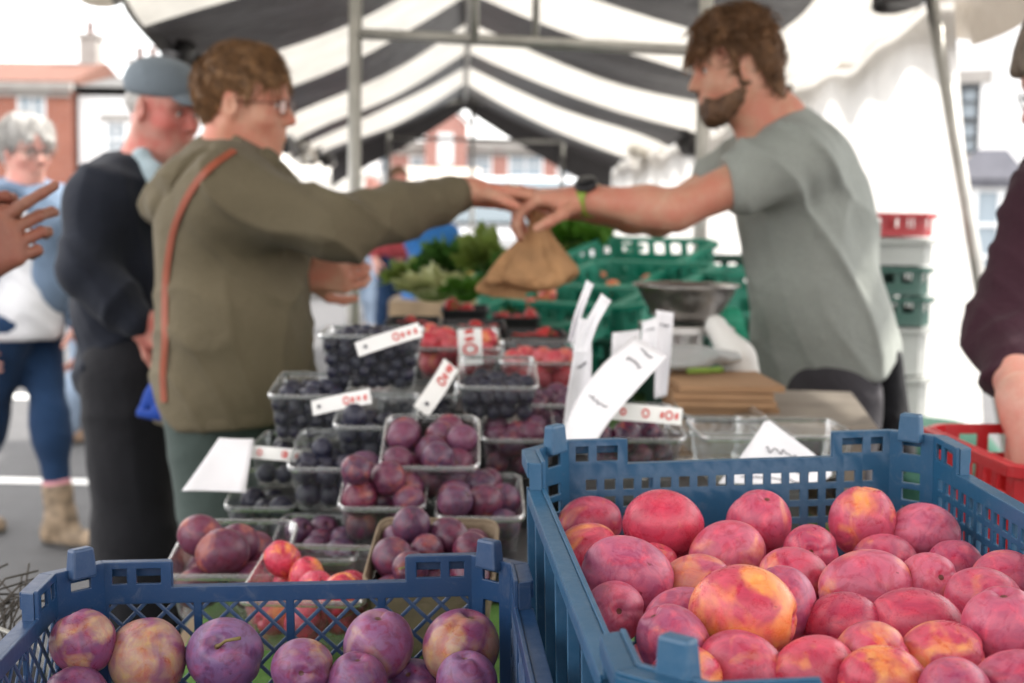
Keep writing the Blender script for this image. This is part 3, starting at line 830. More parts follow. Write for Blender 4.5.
# ---------------- plums
def plum_mat(name, deep, mid_, warm, yellow, bloom, dark=None, bloomy=.5, ss=1.0):
    t = NT(name); c0 = t.coord('Object'); c = t.coord('Object', 37.0)
    oi = t.n('ShaderNodeObjectInfo'); sep = t.n('ShaderNodeSeparateColor'); t.t.links.new(oi.outputs['Color'], sep.inputs[0])
    wA, pB, blC = sep.outputs[0], sep.outputs[1], sep.outputs[2]
    n1 = t.noise(c, .9*ss, 3, .5, .6); n2 = t.noise(c, 1.5*ss, 6, .62, 1.2); n3 = t.noise(c, 2.6*ss, 4, .55, .9); n4 = t.noise(c, 22, 4, .7)
    base = t.mixc(t.ramp(n2, [(.34,(0,0,0,1)),(.66,(1,1,1,1))]), (*deep,1), (*mid_,1))
    # warm orange/yellow side
    wm = t.math('ADD', n1, t.math('MULTIPLY_ADD', wA, .25, -.665)); wm = t.math('MULTIPLY', wm, 7.0, clamp=True)
    wcol = t.mixc(t.ramp(n3, [(.30,(0,0,0,1)),(.72,(1,1,1,1))]), (*warm,1), (*yellow,1))
    base = t.mixc(wm, base, wcol)
    # purple flush
    base = t.mixc(t.math('MULTIPLY', t.ramp(n2, [(.42,(1,1,1,1)),(.7,(0,0,0,1))]), pB), base, (*(dark or deep),1))
    # fine skin streaks and pale freckles
    base = t.mixc(.16, base, t.ramp(n4, [(.32,(.55,.5,.5,1)),(.6,(1,1,1,1))]), 'MULTIPLY')
    vo = t.n('ShaderNodeTexVoronoi'); t.i(vo, Vector=c, Scale=14.0)
    fk = t.ramp(vo.outputs['Distance'], [(.03,(1,1,1,1)),(.075,(0,0,0,1))])
    base = t.mixc(t.math('MULTIPLY', fk, t.math('MULTIPLY', n2, .85)), base, (*yellow,1))
    # waxy bloom, rubbed away in hard-edged smears
    rub = t.ramp(n3, [(.40,(0,0,0,1)),(.50,(1,1,1,1)),(.75,(.75,.75,.75,1))])
    rub2 = t.ramp(t.noise(c, 1.7*ss, 4, .62, 1.6), [(.38,(0,0,0,1)),(.50,(1,1,1,1))])
    bm = t.math('MULTIPLY', t.math('MULTIPLY_ADD', rub, .35, .65), t.math('MULTIPLY_ADD', rub2, .5, .5))
    bm = t.math('MULTIPLY', bm, t.math('MULTIPLY_ADD', blC, .44, bloomy*.10), clamp=True)
    cc = t.mixc(bm, base, (*bloom,1))
    # dark scar marks
    sc = t.ramp(t.noise(c, 2.1*ss, 3, .5, 1.0), [(.72,(0,0,0,1)),(.75,(1,1,1,1))])
    cc = t.mixc(t.math('MULTIPLY', sc, .7), cc, tuple(x*.4 for x in deep)+(1,))
    sx = t.n('ShaderNodeSeparateXYZ'); t.t.links.new(c0, sx.inputs[0])
    rad_ = t.math('SQRT', t.math('ADD', t.math('MULTIPLY', sx.outputs[0], sx.outputs[0]), t.math('MULTIPLY', sx.outputs[1], sx.outputs[1])))
    pit = t.math('MULTIPLY', t.math('LESS_THAN', t.math('MULTIPLY_ADD', n3, .05, rad_), .115), t.math('GREATER_THAN', sx.outputs[2], 0.2))
    cc = t.mixc(t.math('MULTIPLY', pit, .85), cc, (.10,.045,.02,1))
    r = t.math('MULTIPLY_ADD', bm, .40, .17); r = t.math('MULTIPLY_ADD', n4, .12, r)
    h = t.math('MULTIPLY_ADD', n4, .4, t.math('MULTIPLY', n3, .6))
    b = t.bsdf(Base_Color=cc, Roughness=r, Normal=t.bump(h, .10, .02)); t.set(b, 'Specular IOR Level', .42)
    b.inputs['Subsurface Weight'].default_value = .10; b.inputs['Subsurface Radius'].default_value = (.3,.08,.05); b.inputs['Subsurface Scale'].default_value = .012
    return t.done(b)
PM_RED = plum_mat('red_plum_skin', (.36,.003,.022), (.66,.042,.085), (.80,.17,.035), (.88,.42,.07), (.66,.24,.36), (.24,.010,.08), .45)
PM_PUR = plum_mat('purple_plum_skin', (.15,.008,.030), (.27,.02,.06), (.45,.13,.03), (.52,.38,.08), (.27,.18,.38), (.06,.012,.06), .75)
PM_DARK = plum_mat('dark_plum_skin', (.075,.007,.022), (.17,.015,.035), (.34,.05,.025), (.42,.13,.04), (.16,.09,.17), (.022,.010,.030), .5)
PM_DAM = plum_mat('damson_skin', (.008,.007,.016), (.016,.012,.032), (.05,.012,.03), (.07,.03,.05), (.044,.048,.085), (.005,.004,.009), .7)
PM_BERRY = plum_mat('bright_red_fruit_skin', (.42,.010,.025), (.60,.035,.05), (.70,.16,.04), (.75,.35,.1), (.7,.3,.34), (.3,.01,.04), .3)
def plum_mesh(name, seed, el_=1.12, nu=56, nv=44, lump=.03):
    r = np.random.default_rng(seed); V = []; k = nv
    ph = r.uniform(0, 6.28, 8); sq = r.uniform(.94, 1.0); gr = r.uniform(.7, 1.3)
    for i in range(nv+1):
        th = PI*i/nv
        for j in range(nu):
            f = 2*PI*j/nu
            d = (f+PI) % (2*PI)-PI
            rr = 1-.055*gr*math.exp(-(d/.20)**2)*math.sin(th)**.7 + .012*math.exp(-((abs(d)-.42)/.25)**2)*math.sin(th)
            rr *= 1+lump*(math.sin(2*f+ph[0])*math.sin(th)**2*.5+math.sin(3*th+ph[1])*.35+math.sin(f+2*th+ph[2])*.4)
            x = rr*math.sin(th)*math.cos(f); y = rr*math.sin(th)*math.sin(f)*sq; z = rr*math.cos(th)*el_
            z -= .20*math.exp(-(th/.24)**2); z += .03*math.exp(-((PI-th)/.15)**2)
            V.append((x,y,z))
    Fc = np.array([(i*nu+j, (i+1)*nu+j, (i+1)*nu+(j+1) % nu, i*nu+(j+1) % nu) for i in range(nv) for j in range(nu)])
    return raw_mesh(name, V, Fc)
def variants(base, m, n, seed, **k):
    out = []
    for i in range(n):
        me = plum_mesh(base, seed+i, **k); me.materials.append(m); out.append(me)
    return out
MESH_RED = variants('plum', PM_RED, 6, 10, el_=1.13)
MESH_PUR = variants('plum', PM_PUR, 5, 30, el_=1.04)
MESH_DARK = variants('plum', PM_DARK, 5, 50, el_=1.12, nu=32, nv=24)
MESH_DAM = variants('damson', PM_DAM, 4, 70, el_=1.10, nu=24, nv=18)
MESH_BERRY = variants('red_fruit', PM_BERRY, 4, 90, el_=1.1, nu=24, nv=18)
STEM = mat('fruit_stem', (.16,.12,.04), .8, .2, 60)
STEMG = mat('green_fruit_stem', (.22,.24,.07), .8, .2, 60)
def fruit(name, meshes, p, r, label, cat, group, col, rot=None, sc=None):
    me = random.choice(meshes)
    o = bpy.data.objects.new(name, me); COL.objects.link(o); o.location = p
    o.scale = sc or (r, r, r); o.rotation_euler = rot or (random.uniform(0,6.28), random.uniform(0,3.1), random.uniform(0,6.28))
    o.color = (*col, 1); tag(o, label, cat, group); return o
def add_stem(o, ln=.45, bend=.2, m=STEM):
    s = MB(); s.tube([(0,0,.86),(bend*.2,0,1.0),(bend*.6,bend*.2,1.08+ln*.5),(bend*1.4,bend*.4,1.08+ln)], [.06,.045,.04,.055], 8)
    s.build('stem', m, o, local=True)
def relax(p, r, fixed, lo, hi, it=160, g=.0006, sep=.93, top=None):
    """settle spheres: push apart, keep inside the box, pull down gently"""
    p = np.array(p, float); r = np.array(r, float); fx = np.array(fixed, bool)
    tgt = p.copy()
    for s in range(it):
        d = p[:,None]-p[None]; L = np.sqrt((d*d).sum(-1))+1e-9
        ov = (r[:,None]+r[None])*sep-L; np.fill_diagonal(ov, 0); ov = np.maximum(ov, 0)
        push = (d/L[...,None]*ov[...,None]*.5)
        w = np.where(fx[None,:], 1.0, .55)[...,None]
        mv = (push*w).sum(1)
        mv = np.clip(mv, -.006, .006)
        p = p+mv*np.where(fx, .5, 1.0)[:,None]
        p[~fx,2] -= g
        p[fx] += (tgt[fx]-p[fx])*.06
        p = np.minimum(np.maximum(p, lo+r[:,None]), hi-r[:,None])
    return p
# --- right crate, in the crate's own frame (x across, y along)
def toloc(p, c, yaw): 
    q = Vector(p)-Vector(c); return np.array(Matrix.Rotation(-yaw, 3, 'Z') @ q)
def toworld(q, c, yaw): return Matrix.Rotation(yaw, 3, 'Z') @ Vector(q)+Vector(c)
HEAP = RIM_R-.040
R_LIST = [ # x, y, width, height px, warm, purple, bloom, label
 (595,521,60,48,.35,.3,.6,'crimson plum tucked in the back left corner of the tall blue crate'),
 (667,528,76,62,.1,.1,.25,'big glossy crimson plum against the back wall of the tall crate'),
 (764,516,62,60,.15,.4,.55,'upright magenta plum rising above the back row by the white holes'),
 (592,549,52,46,.5,.0,.4,'small red plum with an orange tip beside the crate left rim'),
 (632,577,90,66,.0,.9,.8,'dusky purple plum with heavy bloom near the tall crate left rim'),
 (623,604,64,56,.15,.5,1.0,'lilac plum showing its red stem dimple beside the left rim'),
 (660,562,46,42,.45,.0,.35,'red-orange plum half hidden behind the dusky purple one'),
 (733,548,78,50,.75,.2,.8,'long peach and pink plum lying in front of the magenta one'),
 (702,579,58,44,.85,.4,.7,'pale pink plum with a yellow patch left of the big orange plum'),
 (751,606,104,80,.80,.0,.30,'largest plum of all, glowing orange and yellow'),
 (690,616,56,50,.0,1.0,.9,'shadowed violet plum wedged left of the big orange plum'),
 (868,512,62,66,.7,.2,.5,'upright red plum with an orange flush by the back right corner'),
 (929,522,68,52,.0,.6,1.0,'frosted mauve plum resting in the back right corner'),
 (816,545,64,50,.0,.5,.35,'speckled crimson plum lying below the upright orange-flushed one'),
 (800,569,62,50,.75,.2,.6,'pink plum with an orange spot right of the long peach plum'),
 (796,598,46,64,.0,.9,.8,'narrow dusky plum standing right of the big orange plum'),
 (875,577,94,52,.8,.3,.9,'wide frosted pink plum with a yellow seam in the middle of the heap'),
 (932,572,62,50,.35,.2,.95,'pale rose plum just right of the wide frosted one'),
 (891,551,36,30,.1,.5,.6,'little dark pink plum peeping out behind the pale rose one'),
 (962,560,38,34,.1,.7,.5,'small dark plum at the right wall behind the pale rose one'),
 (845,615,62,50,.0,.4,.3,'round deep crimson plum below the wide frosted pink plum'),
 (924,614,94,52,.1,.3,.35,'wide crimson plum crossing the centre right of the heap'),
 (991,587,62,52,.45,.3,.6,'rosy plum with an orange cheek by the right wall'),
 (1012,567,54,44,.35,.4,.6,'plum pressed against the right wall at the photo edge'),
 (1012,618,80,82,.25,.5,.8,'large frosted plum towering at the right edge of the photo'),
 (881,648,72,48,.85,.2,.7,'pink plum with a yellow blotch near the front of the heap'),
 (949,645,68,46,.65,.0,.45,'salmon red plum near the front right of the heap'),
 (827,665,76,52,.25,.0,.4,'blurred red plum at the front of the heap'),
 (905,675,72,52,.75,.0,.3,'blurred orange-red plum at the bottom edge of the photo'),
 (958,678,72,50,.05,.8,.7,'blurred dusky plum at the bottom edge of the photo'),
 (1012,676,72,54,.2,.6,.7,'blurred mauve plum in the bottom right corner of the photo'),
 (752,664,88,48,.6,.2,.6,'blurred pale red plum behind the front rim of the tall crate'),
 (682,640,66,66,.3,1.0,.7,'dark grey-violet plum low behind the front left tab'),
 (700,676,56,50,1.0,.0,.3,'orange plum glimpsed past the front left tab'),
]
def w_px(i): return R_LIST[i][2]
pts = []; rad = []; info = []
for x, y, w, h, wa, pu, bl_, lab in R_LIST:
    z = HEAP + (.016 if w > 100 else .006 if h >= 60 else -.004 if w > 50 else -.016)
    q = Pz(x, y, z)
    for _ in range(5): q = Pz(x, y, z-RSL*(1.30-q.y)+RRL*(q.x-rc_c.x))
    r = .5*(w*.5+h*.5)*q.y/F_PX; q.z = z
    r = min(max(r*1.06, .0245), .0335)
    pts.append(toloc(q, (rc_c.x, rc_c.y, 0), RC_YAW)); rad.append(r); info.append((w/h, wa, pu, bl_, lab))
nf = len(pts)
rr = random.Random(3)
for lay in (0, 1):
    for i in range(7):
        for j in range(10):
            pts.append((-.165+.055*i+rr.uniform(-.01,.01), -.265+.062*j+rr.uniform(-.01,.01), HEAP-.031-.040*lay)); rad.append(rr.uniform(.024,.028)); info.append(None)
lo = np.array([-RC_W/2+.004, -RC_L/2+.004, HEAP-.16]); hi = np.array([RC_W/2-.004, RC_L/2-.004, HEAP+.2])
pos = relax(pts, rad, [i < nf for i in range(len(pts))], lo, hi, 170, .00035, .95)
for i, (q, r, inf) in enumerate(zip(pos, rad, info)):
    wq = toworld((q[0], q[1], 0), (rc_c.x, rc_c.y, 0), RC_YAW); wq.z = q[2]-RSL*(1.30-wq.y)+RRL*(wq.x-rc_c.x)
    if inf:
        asp, wa, pu, bl_, lab = inf
        upright = asp < 1.12
        rot = (random.uniform(-.5,.5), random.uniform(-.45,.45), random.uniform(0,6.28)) if upright else (PI/2+random.uniform(-.35,.35), random.uniform(-.25,.25), PI/2+random.uniform(-.5,.5))
        s = r*.99; o = fruit('plum', MESH_RED, wq, s, lab, 'plum', 'plums in the tall blue crate', (wa, pu, bl_), rot, (s*(1 if upright else .95), s, s*(1 if upright else min(1.12, .9+.12*asp))))
        if lab.startswith('lilac'): o.rotation_euler = (1.25, 0, .1)
        elif i % 4 == 1 and w_px(i) < 74: o.rotation_euler = (random.uniform(.7,1.3), random.uniform(-.3,.3), random.uniform(-.7,.7))
    else:
        if q[2] < HEAP-.09: continue
        fruit('plum', MESH_RED, wq, r*.98, 'dim red plum mostly buried under the top layer of the tall crate', 'plum', 'buried plums in the tall blue crate', (rr.uniform(0,.7), rr.uniform(.1,.9), rr.uniform(.3,.9)))
# --- left crate
HEAPL = RIM_L-.045
L_LIST = [
 (150,667,82,78,1.2,.3,.5,'yellow-green and mauve plum left of the stemmed one in the navy crate'),
 (234,663,86,68,.15,.9,.9,'purple plum with a dried stem facing the photographer in the navy crate'),
 (314,674,72,54,.7,.4,.7,'small mauve plum with netted skin right of the stemmed plum'),
 (389,652,80,64,.7,.2,.9,'frosted lilac plum with crimson rub marks in the navy crate'),
 (465,635,84,68,.95,.3,.5,'big two-tone plum, red above and yellow below, by the navy crate corner'),
 (476,679,64,44,.3,.6,.8,'freckled purple plum in front of the two-tone one'),
 (368,681,62,44,.3,.6,.7,'dim mauve plum below the frosted lilac one'),
 (78,677,78,54,.8,.4,.4,'dull wine-red plum in the left end of the navy crate'),
 (425,655,50,40,.1,.9,.6,'shadowed plum between the two largest plums of the navy crate'),
 (20,690,70,60,.3,.6,.5,'wine-red plum at the navy crate left wall, cut by the frame'),
]
pts = []; rad = []; info = []
for x, y, w, h, wa, pu, bl_, lab in L_LIST:
    q = Pz(x, y, HEAPL+(-.02 if w < 60 else -.004 if w < 72 else .003)); r = min(.034, max(.024, .5*(w*.5+h*.5)*q.y/F_PX))
    pts.append(toloc(q, (lc_c.x, lc_c.y, 0), LC_YAW)); rad.append(r); info.append((w/h, wa, pu, bl_, lab))
nf = len(pts)
for lay in (0, 1):
    for i in range(6):
        for j in range(5):
            pts.append((-.16+.064*i+rr.uniform(-.01,.01), .24-.068*j+rr.uniform(-.01,.01)-(.03 if lay==0 else 0), HEAPL-.062-.03*lay)); rad.append(rr.uniform(.026,.03)); info.append(None)
lo = np.array([-LC_W/2+.004, -LC_L/2+.004, HEAPL-.105]); hi = np.array([LC_W/2-.004, LC_L/2-.03, HEAPL+.2])
pos = relax(pts, rad, [i < nf for i in range(len(pts))], lo, hi, 170, .0009, .95)
for i, (q, r, inf) in enumerate(zip(pos, rad, info)):
    wq = toworld((q[0], q[1], 0), (lc_c.x, lc_c.y, 0), LC_YAW); wq.z = q[2]
    if inf:
        asp, wa, pu, bl_, lab = inf
        o = fruit('plum', MESH_PUR, wq, r, lab, 'plum', 'plums in the low navy crate', (wa, pu, bl_), (random.uniform(-.6,.6), random.uniform(-.5,.5), random.uniform(0,6.28)))
        if 'dried stem' in lab: o.rotation_euler = (1.0, .1, -.15); add_stem(o, .28, .5)
        elif 'frosted lilac' in lab: o.rotation_euler = (.15, -.2, 1)
        elif 'netted' in lab: o.rotation_euler = (1.45, 0, .1)
    elif q[2] > HEAPL-.105: fruit('plum', MESH_PUR, wq, r*.98, 'dark plum mostly hidden beneath the top layer of the navy crate', 'plum', 'buried plums in the low navy crate', (rr.uniform(0,.8), rr.uniform(.3,.9), rr.uniform(.4,.9)))

# ---------------- clear punnets
def clearm(name, tint=(.93,.95,.95), white=.05, refl=.5):
    t = NT(name); tr = t.n('ShaderNodeBsdfTransparent'); tr.inputs[0].default_value = (*tint,1)
    gl = t.n('ShaderNodeBsdfGlossy'); gl.inputs['Roughness'].default_value = .12; gl.inputs[0].default_value = (1,1,1,1)
    c = t.coord(); t.t.links.new(t.bump(t.noise(c, 55, 3), .25, .01), gl.inputs['Normal'])
    df = t.n('ShaderNodeBsdfDiffuse'); df.inputs[0].default_value = (.75,.77,.77,1)
    lw = t.n('ShaderNodeLayerWeight'); lw.inputs['Blend'].default_value = .35
    m1 = t.n('ShaderNodeMixShader'); t.t.links.new(t.math('MULTIPLY_ADD', lw.outputs['Fresnel'], refl, .015), m1.inputs[0]); t.t.links.new(tr.outputs[0], m1.inputs[1]); t.t.links.new(gl.outputs[0], m1.inputs[2])
    m2 = t.n('ShaderNodeMixShader'); t.t.links.new(t.math('MULTIPLY_ADD', lw.outputs['Facing'], .12, white), m2.inputs[0]); t.t.links.new(m1.outputs[0], m2.inputs[1]); t.t.links.new(df.outputs[0], m2.inputs[2])
    return t.done(m2)
CLEAR = clearm('clear_plastic', white=.015); RIMC = clearm('clear_plastic_rim', (.80,.82,.82), .10, .6)
CARD = mat('moulded_pulp', (.20,.15,.10), .95, .2, 40, .8, 160)
def rrect(w, l, r, n=5):
    out = []
    for cx, cy, a0 in ((w/2-r, l/2-r, 0), (-w/2+r, l/2-r, 90), (-w/2+r, -l/2+r, 180), (w/2-r, -l/2+r, 270)):
        for k in range(n):
            a = math.radians(a0+90*k/(n-1)); out.append((cx+r*math.cos(a), cy+r*math.sin(a)))
    return out
def dense(poly, step):
    out = []
    for i, p in enumerate(poly):
        q = poly[(i+1) % len(poly)]; L = math.dist(p, q); n = max(1, int(L/step))
        for k in range(n): out.append((p[0]+(q[0]-p[0])*k/n, p[1]+(q[1]-p[1])*k/n))
    return out
def punnet(label, p, yaw, W, L, H, kind='clear', group='clear plastic punnets', tiltx=0):
    """p = centre of the base"""
    o = thing('punnet', label, 'punnet', p, yaw, group); o.rotation_euler = (tiltx, 0, yaw)
    m, rm = (CLEAR, RIMC) if kind == 'clear' else (CARD, CARD) if kind == 'card' else (BLACK, BLACK)
    base = dense(rrect(1, 1, .12), .02); n = len(base)
    V = []; Fc = []; prof = [(.80,0),(.835,.02),(.86,.25),(.90,.5),(.94,.75),(.965,.94),(.985,1.0)]
    per = [0]
    for i in range(n): per.append(per[-1]+math.dist((base[i][0]*W, base[i][1]*L), (base[(i+1)%n][0]*W, base[(i+1)%n][1]*L)))
    for s, z in prof:
        for i, (x, y) in enumerate(base):
            k = 1+ (.010*math.cos(per[i]/.008*PI) if .1 < z < .9 and kind != 'card' else 0)
            V.append((x*W*s*k, y*L*s*k, z*H))
    for k in range(len(prof)-1):
        for i in range(n): Fc.append((k*n+i, k*n+(i+1)%n, (k+1)*n+(i+1)%n, (k+1)*n+i))
    Fc.append(tuple(range(n))[::-1])
    bo = obj('tub', V, Fc, m, o, True, None, True)
    if kind == 'card':
        sd = bo.modifiers.new('t', 'SOLIDIFY'); sd.thickness = .004; sd.offset = 1
    V = []; Fc = []
    sec = [(.984,H),(.990,H+.0022),(1.02,H+.0022),(1.034,H-.0008),(1.03,H-.005),(1.024,H-.005),(1.026,H-.0008),(.990,H-.0006)]
    for s, z in sec:
        for x, y in base: V.append((x*W*s, y*L*s, z))
    k = len(sec)
    for a in range(k):
        for i in range(n): Fc.append((a*n+i, a*n+(i+1)%n, ((a+1)%k)*n+(i+1)%n, ((a+1)%k)*n+i))
    obj('rim', V, Fc, rm, o, True, None, True)
    return o
def fill_punnet(p, yaw, W, L, H, n, r, name, meshes, label, cat, group, colf, over=.4, seed=0, keepall=False, tl=0):
    q = np.random.default_rng(seed); rs = r*q.uniform(.88, 1.1, n)
    px = np.stack([q.uniform(-W*.38, W*.38, n), q.uniform(-L*.38, L*.38, n), q.uniform(.01, H*1.5, n)], -1)
    P0 = px.copy()
    for s in range(200):
        d = P0[:,None]-P0[None]; Ld = np.sqrt((d*d).sum(-1))+1e-9
        ov = np.maximum((rs[:,None]+rs[None])*.94-Ld, 0); np.fill_diagonal(ov, 0)
        P0 = P0+np.clip((d/Ld[...,None]*ov[...,None]*.5).sum(1), -.004, .004); P0[:,2] -= .0006; P0[:,1] -= .0003*math.sin(tl)*3
        k = .42+.065*np.clip(P0[:,2]/H, 0, 1)
        P0[:,0] = np.clip(P0[:,0], -W*k+rs, W*k-rs); P0[:,1] = np.clip(P0[:,1], -L*k+rs, L*k-rs); P0[:,2] = np.maximum(P0[:,2], rs+.001)
    out = []
    for i in range(n):
        x, y, z = P0[i]; k = .42+.06*min(1, z/H)
        hid = z < H-2.6*rs[i] and y > -L*k+2.7*rs[i]
        if hid and not keepall: continue
        wq = Matrix.Rotation(yaw, 3, 'Z') @ (Matrix.Rotation(tl, 3, 'X') @ Vector((x,y,z)))+Vector(p)
        out.append(fruit(name, meshes, wq, rs[i]*.97, label, cat, group, colf(q)))
    return out
cd = lambda q: (q.uniform(0,.75), q.uniform(.0,1), q.uniform(.3,1.0))
cr_ = lambda q: (q.uniform(.1,.7), q.uniform(0,.4), q.uniform(.2,.6))
cb = lambda q: (q.uniform(0,.4), q.uniform(.2,1), q.uniform(.3,1.0))
PT = []
def put(xl, xr, y, D, H, yawd=0, W=None, L=None, tilt=0):
    c = P((xl+xr)/2, y, D); W = W or (xr-xl)/F_PX*D; L = L or .165
    yw = math.radians(yawd)+.03
    tl = math.radians(tilt); Rt = Matrix.Rotation(yw, 3, 'Z') @ Matrix.Rotation(tl, 3, 'X')
    p = c-Rt @ Vector((0, -L*.5, H))
    return (p, yw, W, L, H, tl)
def full(args, plab, n, r, name, meshes, flab, cat, grp, colf, seed, kind='clear', **k):
    p, yw, W, L, H, tl = args
    o = punnet(plab, p, yw, W, L, H, kind, 'punnets of plums and damsons' if kind == 'clear' else 'pulp punnets', tl)
    k['tl'] = tl
    fs = fill_punnet(p+Vector((0,0,.002)), yw, W, L, H, n, r, name, meshes, flab, cat, grp, colf, seed=seed, **k)
    return o, fs
# front row, standing on the table
_, fs = full(put(168,288,584,1.56,.060,tilt=9), 'front left punnet with four big red-brown plums, nearest the white card', 9, .0265, 'plum', MESH_DARK, 'red-brown plum in the half-empty front left punnet', 'plum', 'plums in the front left punnet', lambda q: (q.uniform(.4,.9), q.uniform(0,.4), q.uniform(.3,.7)), 1)
full(put(272,362,566,1.70,.060,tilt=7), 'punnet of small blue plums between the front left and the pulp punnet', 18, .019, 'plum', MESH_DARK, 'small blue-purple plum in the punnet beside the pulp punnet', 'plum', 'small blue plums', lambda q: (q.uniform(0,.2), q.uniform(.7,1), q.uniform(.6,1)), 2)
_, fs = full(put(242,372,608,1.40,.060,-4,tilt=6), 'clear punnet of bright red plums just behind the navy crate wall', 13, .022, 'plum', MESH_RED, 'bright red plum in the punnet behind the navy crate', 'plum', 'plums in the punnet behind the navy crate', lambda q: (q.uniform(.3,.8), q.uniform(0,.3), q.uniform(.1,.4)), 3)
_, fs = full(put(368,500,588,1.41,.085,-3,tilt=11), 'brown moulded pulp punnet of dark red plums behind the navy crate corner', 26, .0215, 'plum', MESH_DARK, 'dark red plum in the brown pulp punnet', 'plum', 'plums in the pulp punnet', lambda q: (q.uniform(.1,.6), q.uniform(.2,.8), q.uniform(.3,.8)), 4, kind='card')
for f_ in fs[::3]: add_stem(f_, .35, .2, STEMG)
# second tier
full(put(342,430,512,1.73,.060,tilt=11), 'punnet of purple plums under the left side of the central punnet', 17, .0215, 'plum', MESH_DARK, 'purple plum in the punnet under the central one, left', 'plum', 'plums under the central punnet left', cd, 5)
full(put(440,530,519,1.72,.060,tilt=8), 'punnet of wine-red plums squeezed against the tall blue crate', 17, .0215, 'plum', MESH_DARK, 'wine-red plum in the punnet against the tall blue crate', 'plum', 'plums against the tall crate', cd, 6)
full(put(383,483,470,1.79,.060,tilt=15), 'central raised punnet with round purple and red plums on show', 17, .0215, 'plum', MESH_DARK, 'purple-red plum in the central raised punnet', 'plum', 'plums in the central punnet', cd, 7)
full(put(290,386,474,1.84,.066,tilt=9), 'punnet of small dusky plums left of the central punnet', 28, .0165, 'damson', MESH_DAM, 'small dusky damson in the punnet left of the central one', 'damson', 'damsons left of the central punnet', cb, 8)
full(put(228,300,515,1.92,.060,tilt=8), 'lowest left punnet of black damsons behind the white card', 16, .0165, 'damson', MESH_DAM, 'black damson in the lowest left punnet', 'damson', 'damsons in the lowest left punnet', cb, 9)
full(put(252,326,457,1.98,.055), 'punnet of black damsons with a white price strip across its front', 22, .0140, 'damson', MESH_DAM, 'black damson in the punnet with the strip across its front', 'damson', 'damsons behind the front strip', cb, 10)
full(put(335,418,431,1.93,.060,tilt=9), 'punnet of small violet plums below the tall blueberry tub', 24, .0155, 'damson', MESH_DAM, 'violet damson in the punnet below the tall tub', 'damson', 'damsons below the tall tub', cb, 11)
full(put(269,346,402,2.02,.072,tilt=5), 'deep tub of dark berries, left of the tall one, with a slanted strip', 80, .0128, 'damson', MESH_DAM, 'tiny blue-black damson in the deep left tub', 'damson', 'damsons in the deep left tub', cb, 12)
full(put(318,421,340,2.12,.085), 'tall tub of blue-black berries standing topmost on the stack', 185, .0120, 'damson', MESH_DAM, 'tiny blue-black damson in the topmost tall tub', 'damson', 'damsons in the topmost tub', cb, 13)
full(put(374,462,398,2.13,.050), 'low punnet of dark damsons behind the leaning price strip', 20, .0145, 'damson', MESH_DAM, 'dark damson in the low punnet behind the leaning strip', 'damson', 'damsons behind the leaning strip', cb, 14)
full(put(459,540,388,2.07,.060,tilt=10), 'punnet of blue damsons standing right of the leaning price strip', 52, .0128, 'damson', MESH_DAM, 'blue damson in the punnet right of the leaning strip', 'damson', 'damsons right of the leaning strip', cb, 15)
full(put(484,560,440,2.00,.064,tilt=8), 'punnet of plums half hidden by the tall crate tab', 18, .019, 'plum', MESH_DARK, 'dark plum in the punnet half hidden by the crate tab', 'plum', 'plums behind the crate tab', cd, 16)
full(put(520,592,404,2.12,.055), 'punnet of purple plums behind the curled white paper', 18, .019, 'plum', MESH_DARK, 'purple plum in the punnet behind the curled paper', 'plum', 'plums behind the curled paper', cd, 17)
full(put(588,690,436,1.92,.064,tilt=9), 'punnet of black plums beneath the slanting white paper', 14, .0205, 'plum', MESH_DARK, 'black plum in the punnet beneath the slanting paper', 'plum', 'plums beneath the slanting paper', lambda q: (q.uniform(0,.6), 1, q.uniform(0,.3)), 18)
full(put(414,500,350,2.46,.060,tilt=8), 'punnet of red and orange fruit behind the tall tub', 17, .0215, 'red_fruit', MESH_BERRY, 'red fruit with an orange side in the punnet behind the tall tub', 'red fruit', 'red fruit behind the tall tub', cr_, 19)
full(put(500,584,362,2.40,.060,tilt=8), 'punnet of raspberry red fruit left of the upright white papers', 18, .0205, 'red_fruit', MESH_BERRY, 'raspberry red fruit in the punnet left of the white papers', 'red fruit', 'red fruit left of the papers', cr_, 20)
# empty clear punnets nested at the right of the stack
for (xl, xr, y, D, lab) in ((678,765,428,2.0,'empty clear punnet right of the black plums'),(706,800,432,1.86,'empty clear punnet behind the handwritten card'),(772,862,428,1.98,'empty clear punnet at the grey board corner'),(690,770,412,2.2,'empty clear punnet topmost in the nested pile')):
    a = put(xl, xr, y, D, .062); punnet(lab, *a[:5], 'clear', 'empty punnets')
# dark risers the stack stands on (seen as black gaps between the punnets)
def riser(label, x0, x1, D0_, D1_, z0, z1):
    o = thing('display_riser', label, 'riser', ((x0+x1)/2, (D0_+D1_)/2, z0), 0, 'black display risers')
    b = MB(); w, l, h = x1-x0, D1_-D0_, z1-z0
    b.box((0,0,h/2), (w, l, h)); b.build('body', BLACK, o, local=True, bevel=.004)
    b = MB(); b.box((0,-l/2-.004,h-.008), (w,.0075,.014)); b.build('lip', BLACK, o, local=True); return o
riser('low black riser under the central punnets', -.265, .10, 1.725, 1.90, ZT, .856)
riser('black riser under the left damson punnets', -.36, .06, 1.985, 2.20, ZT, .878)
riser('black riser at the back under the red fruit', -.30, .16, 2.28, 2.62, ZT, .962)
riser('black riser under the plums below the papers', .085, .40, 1.93, 2.20, ZT, .905)
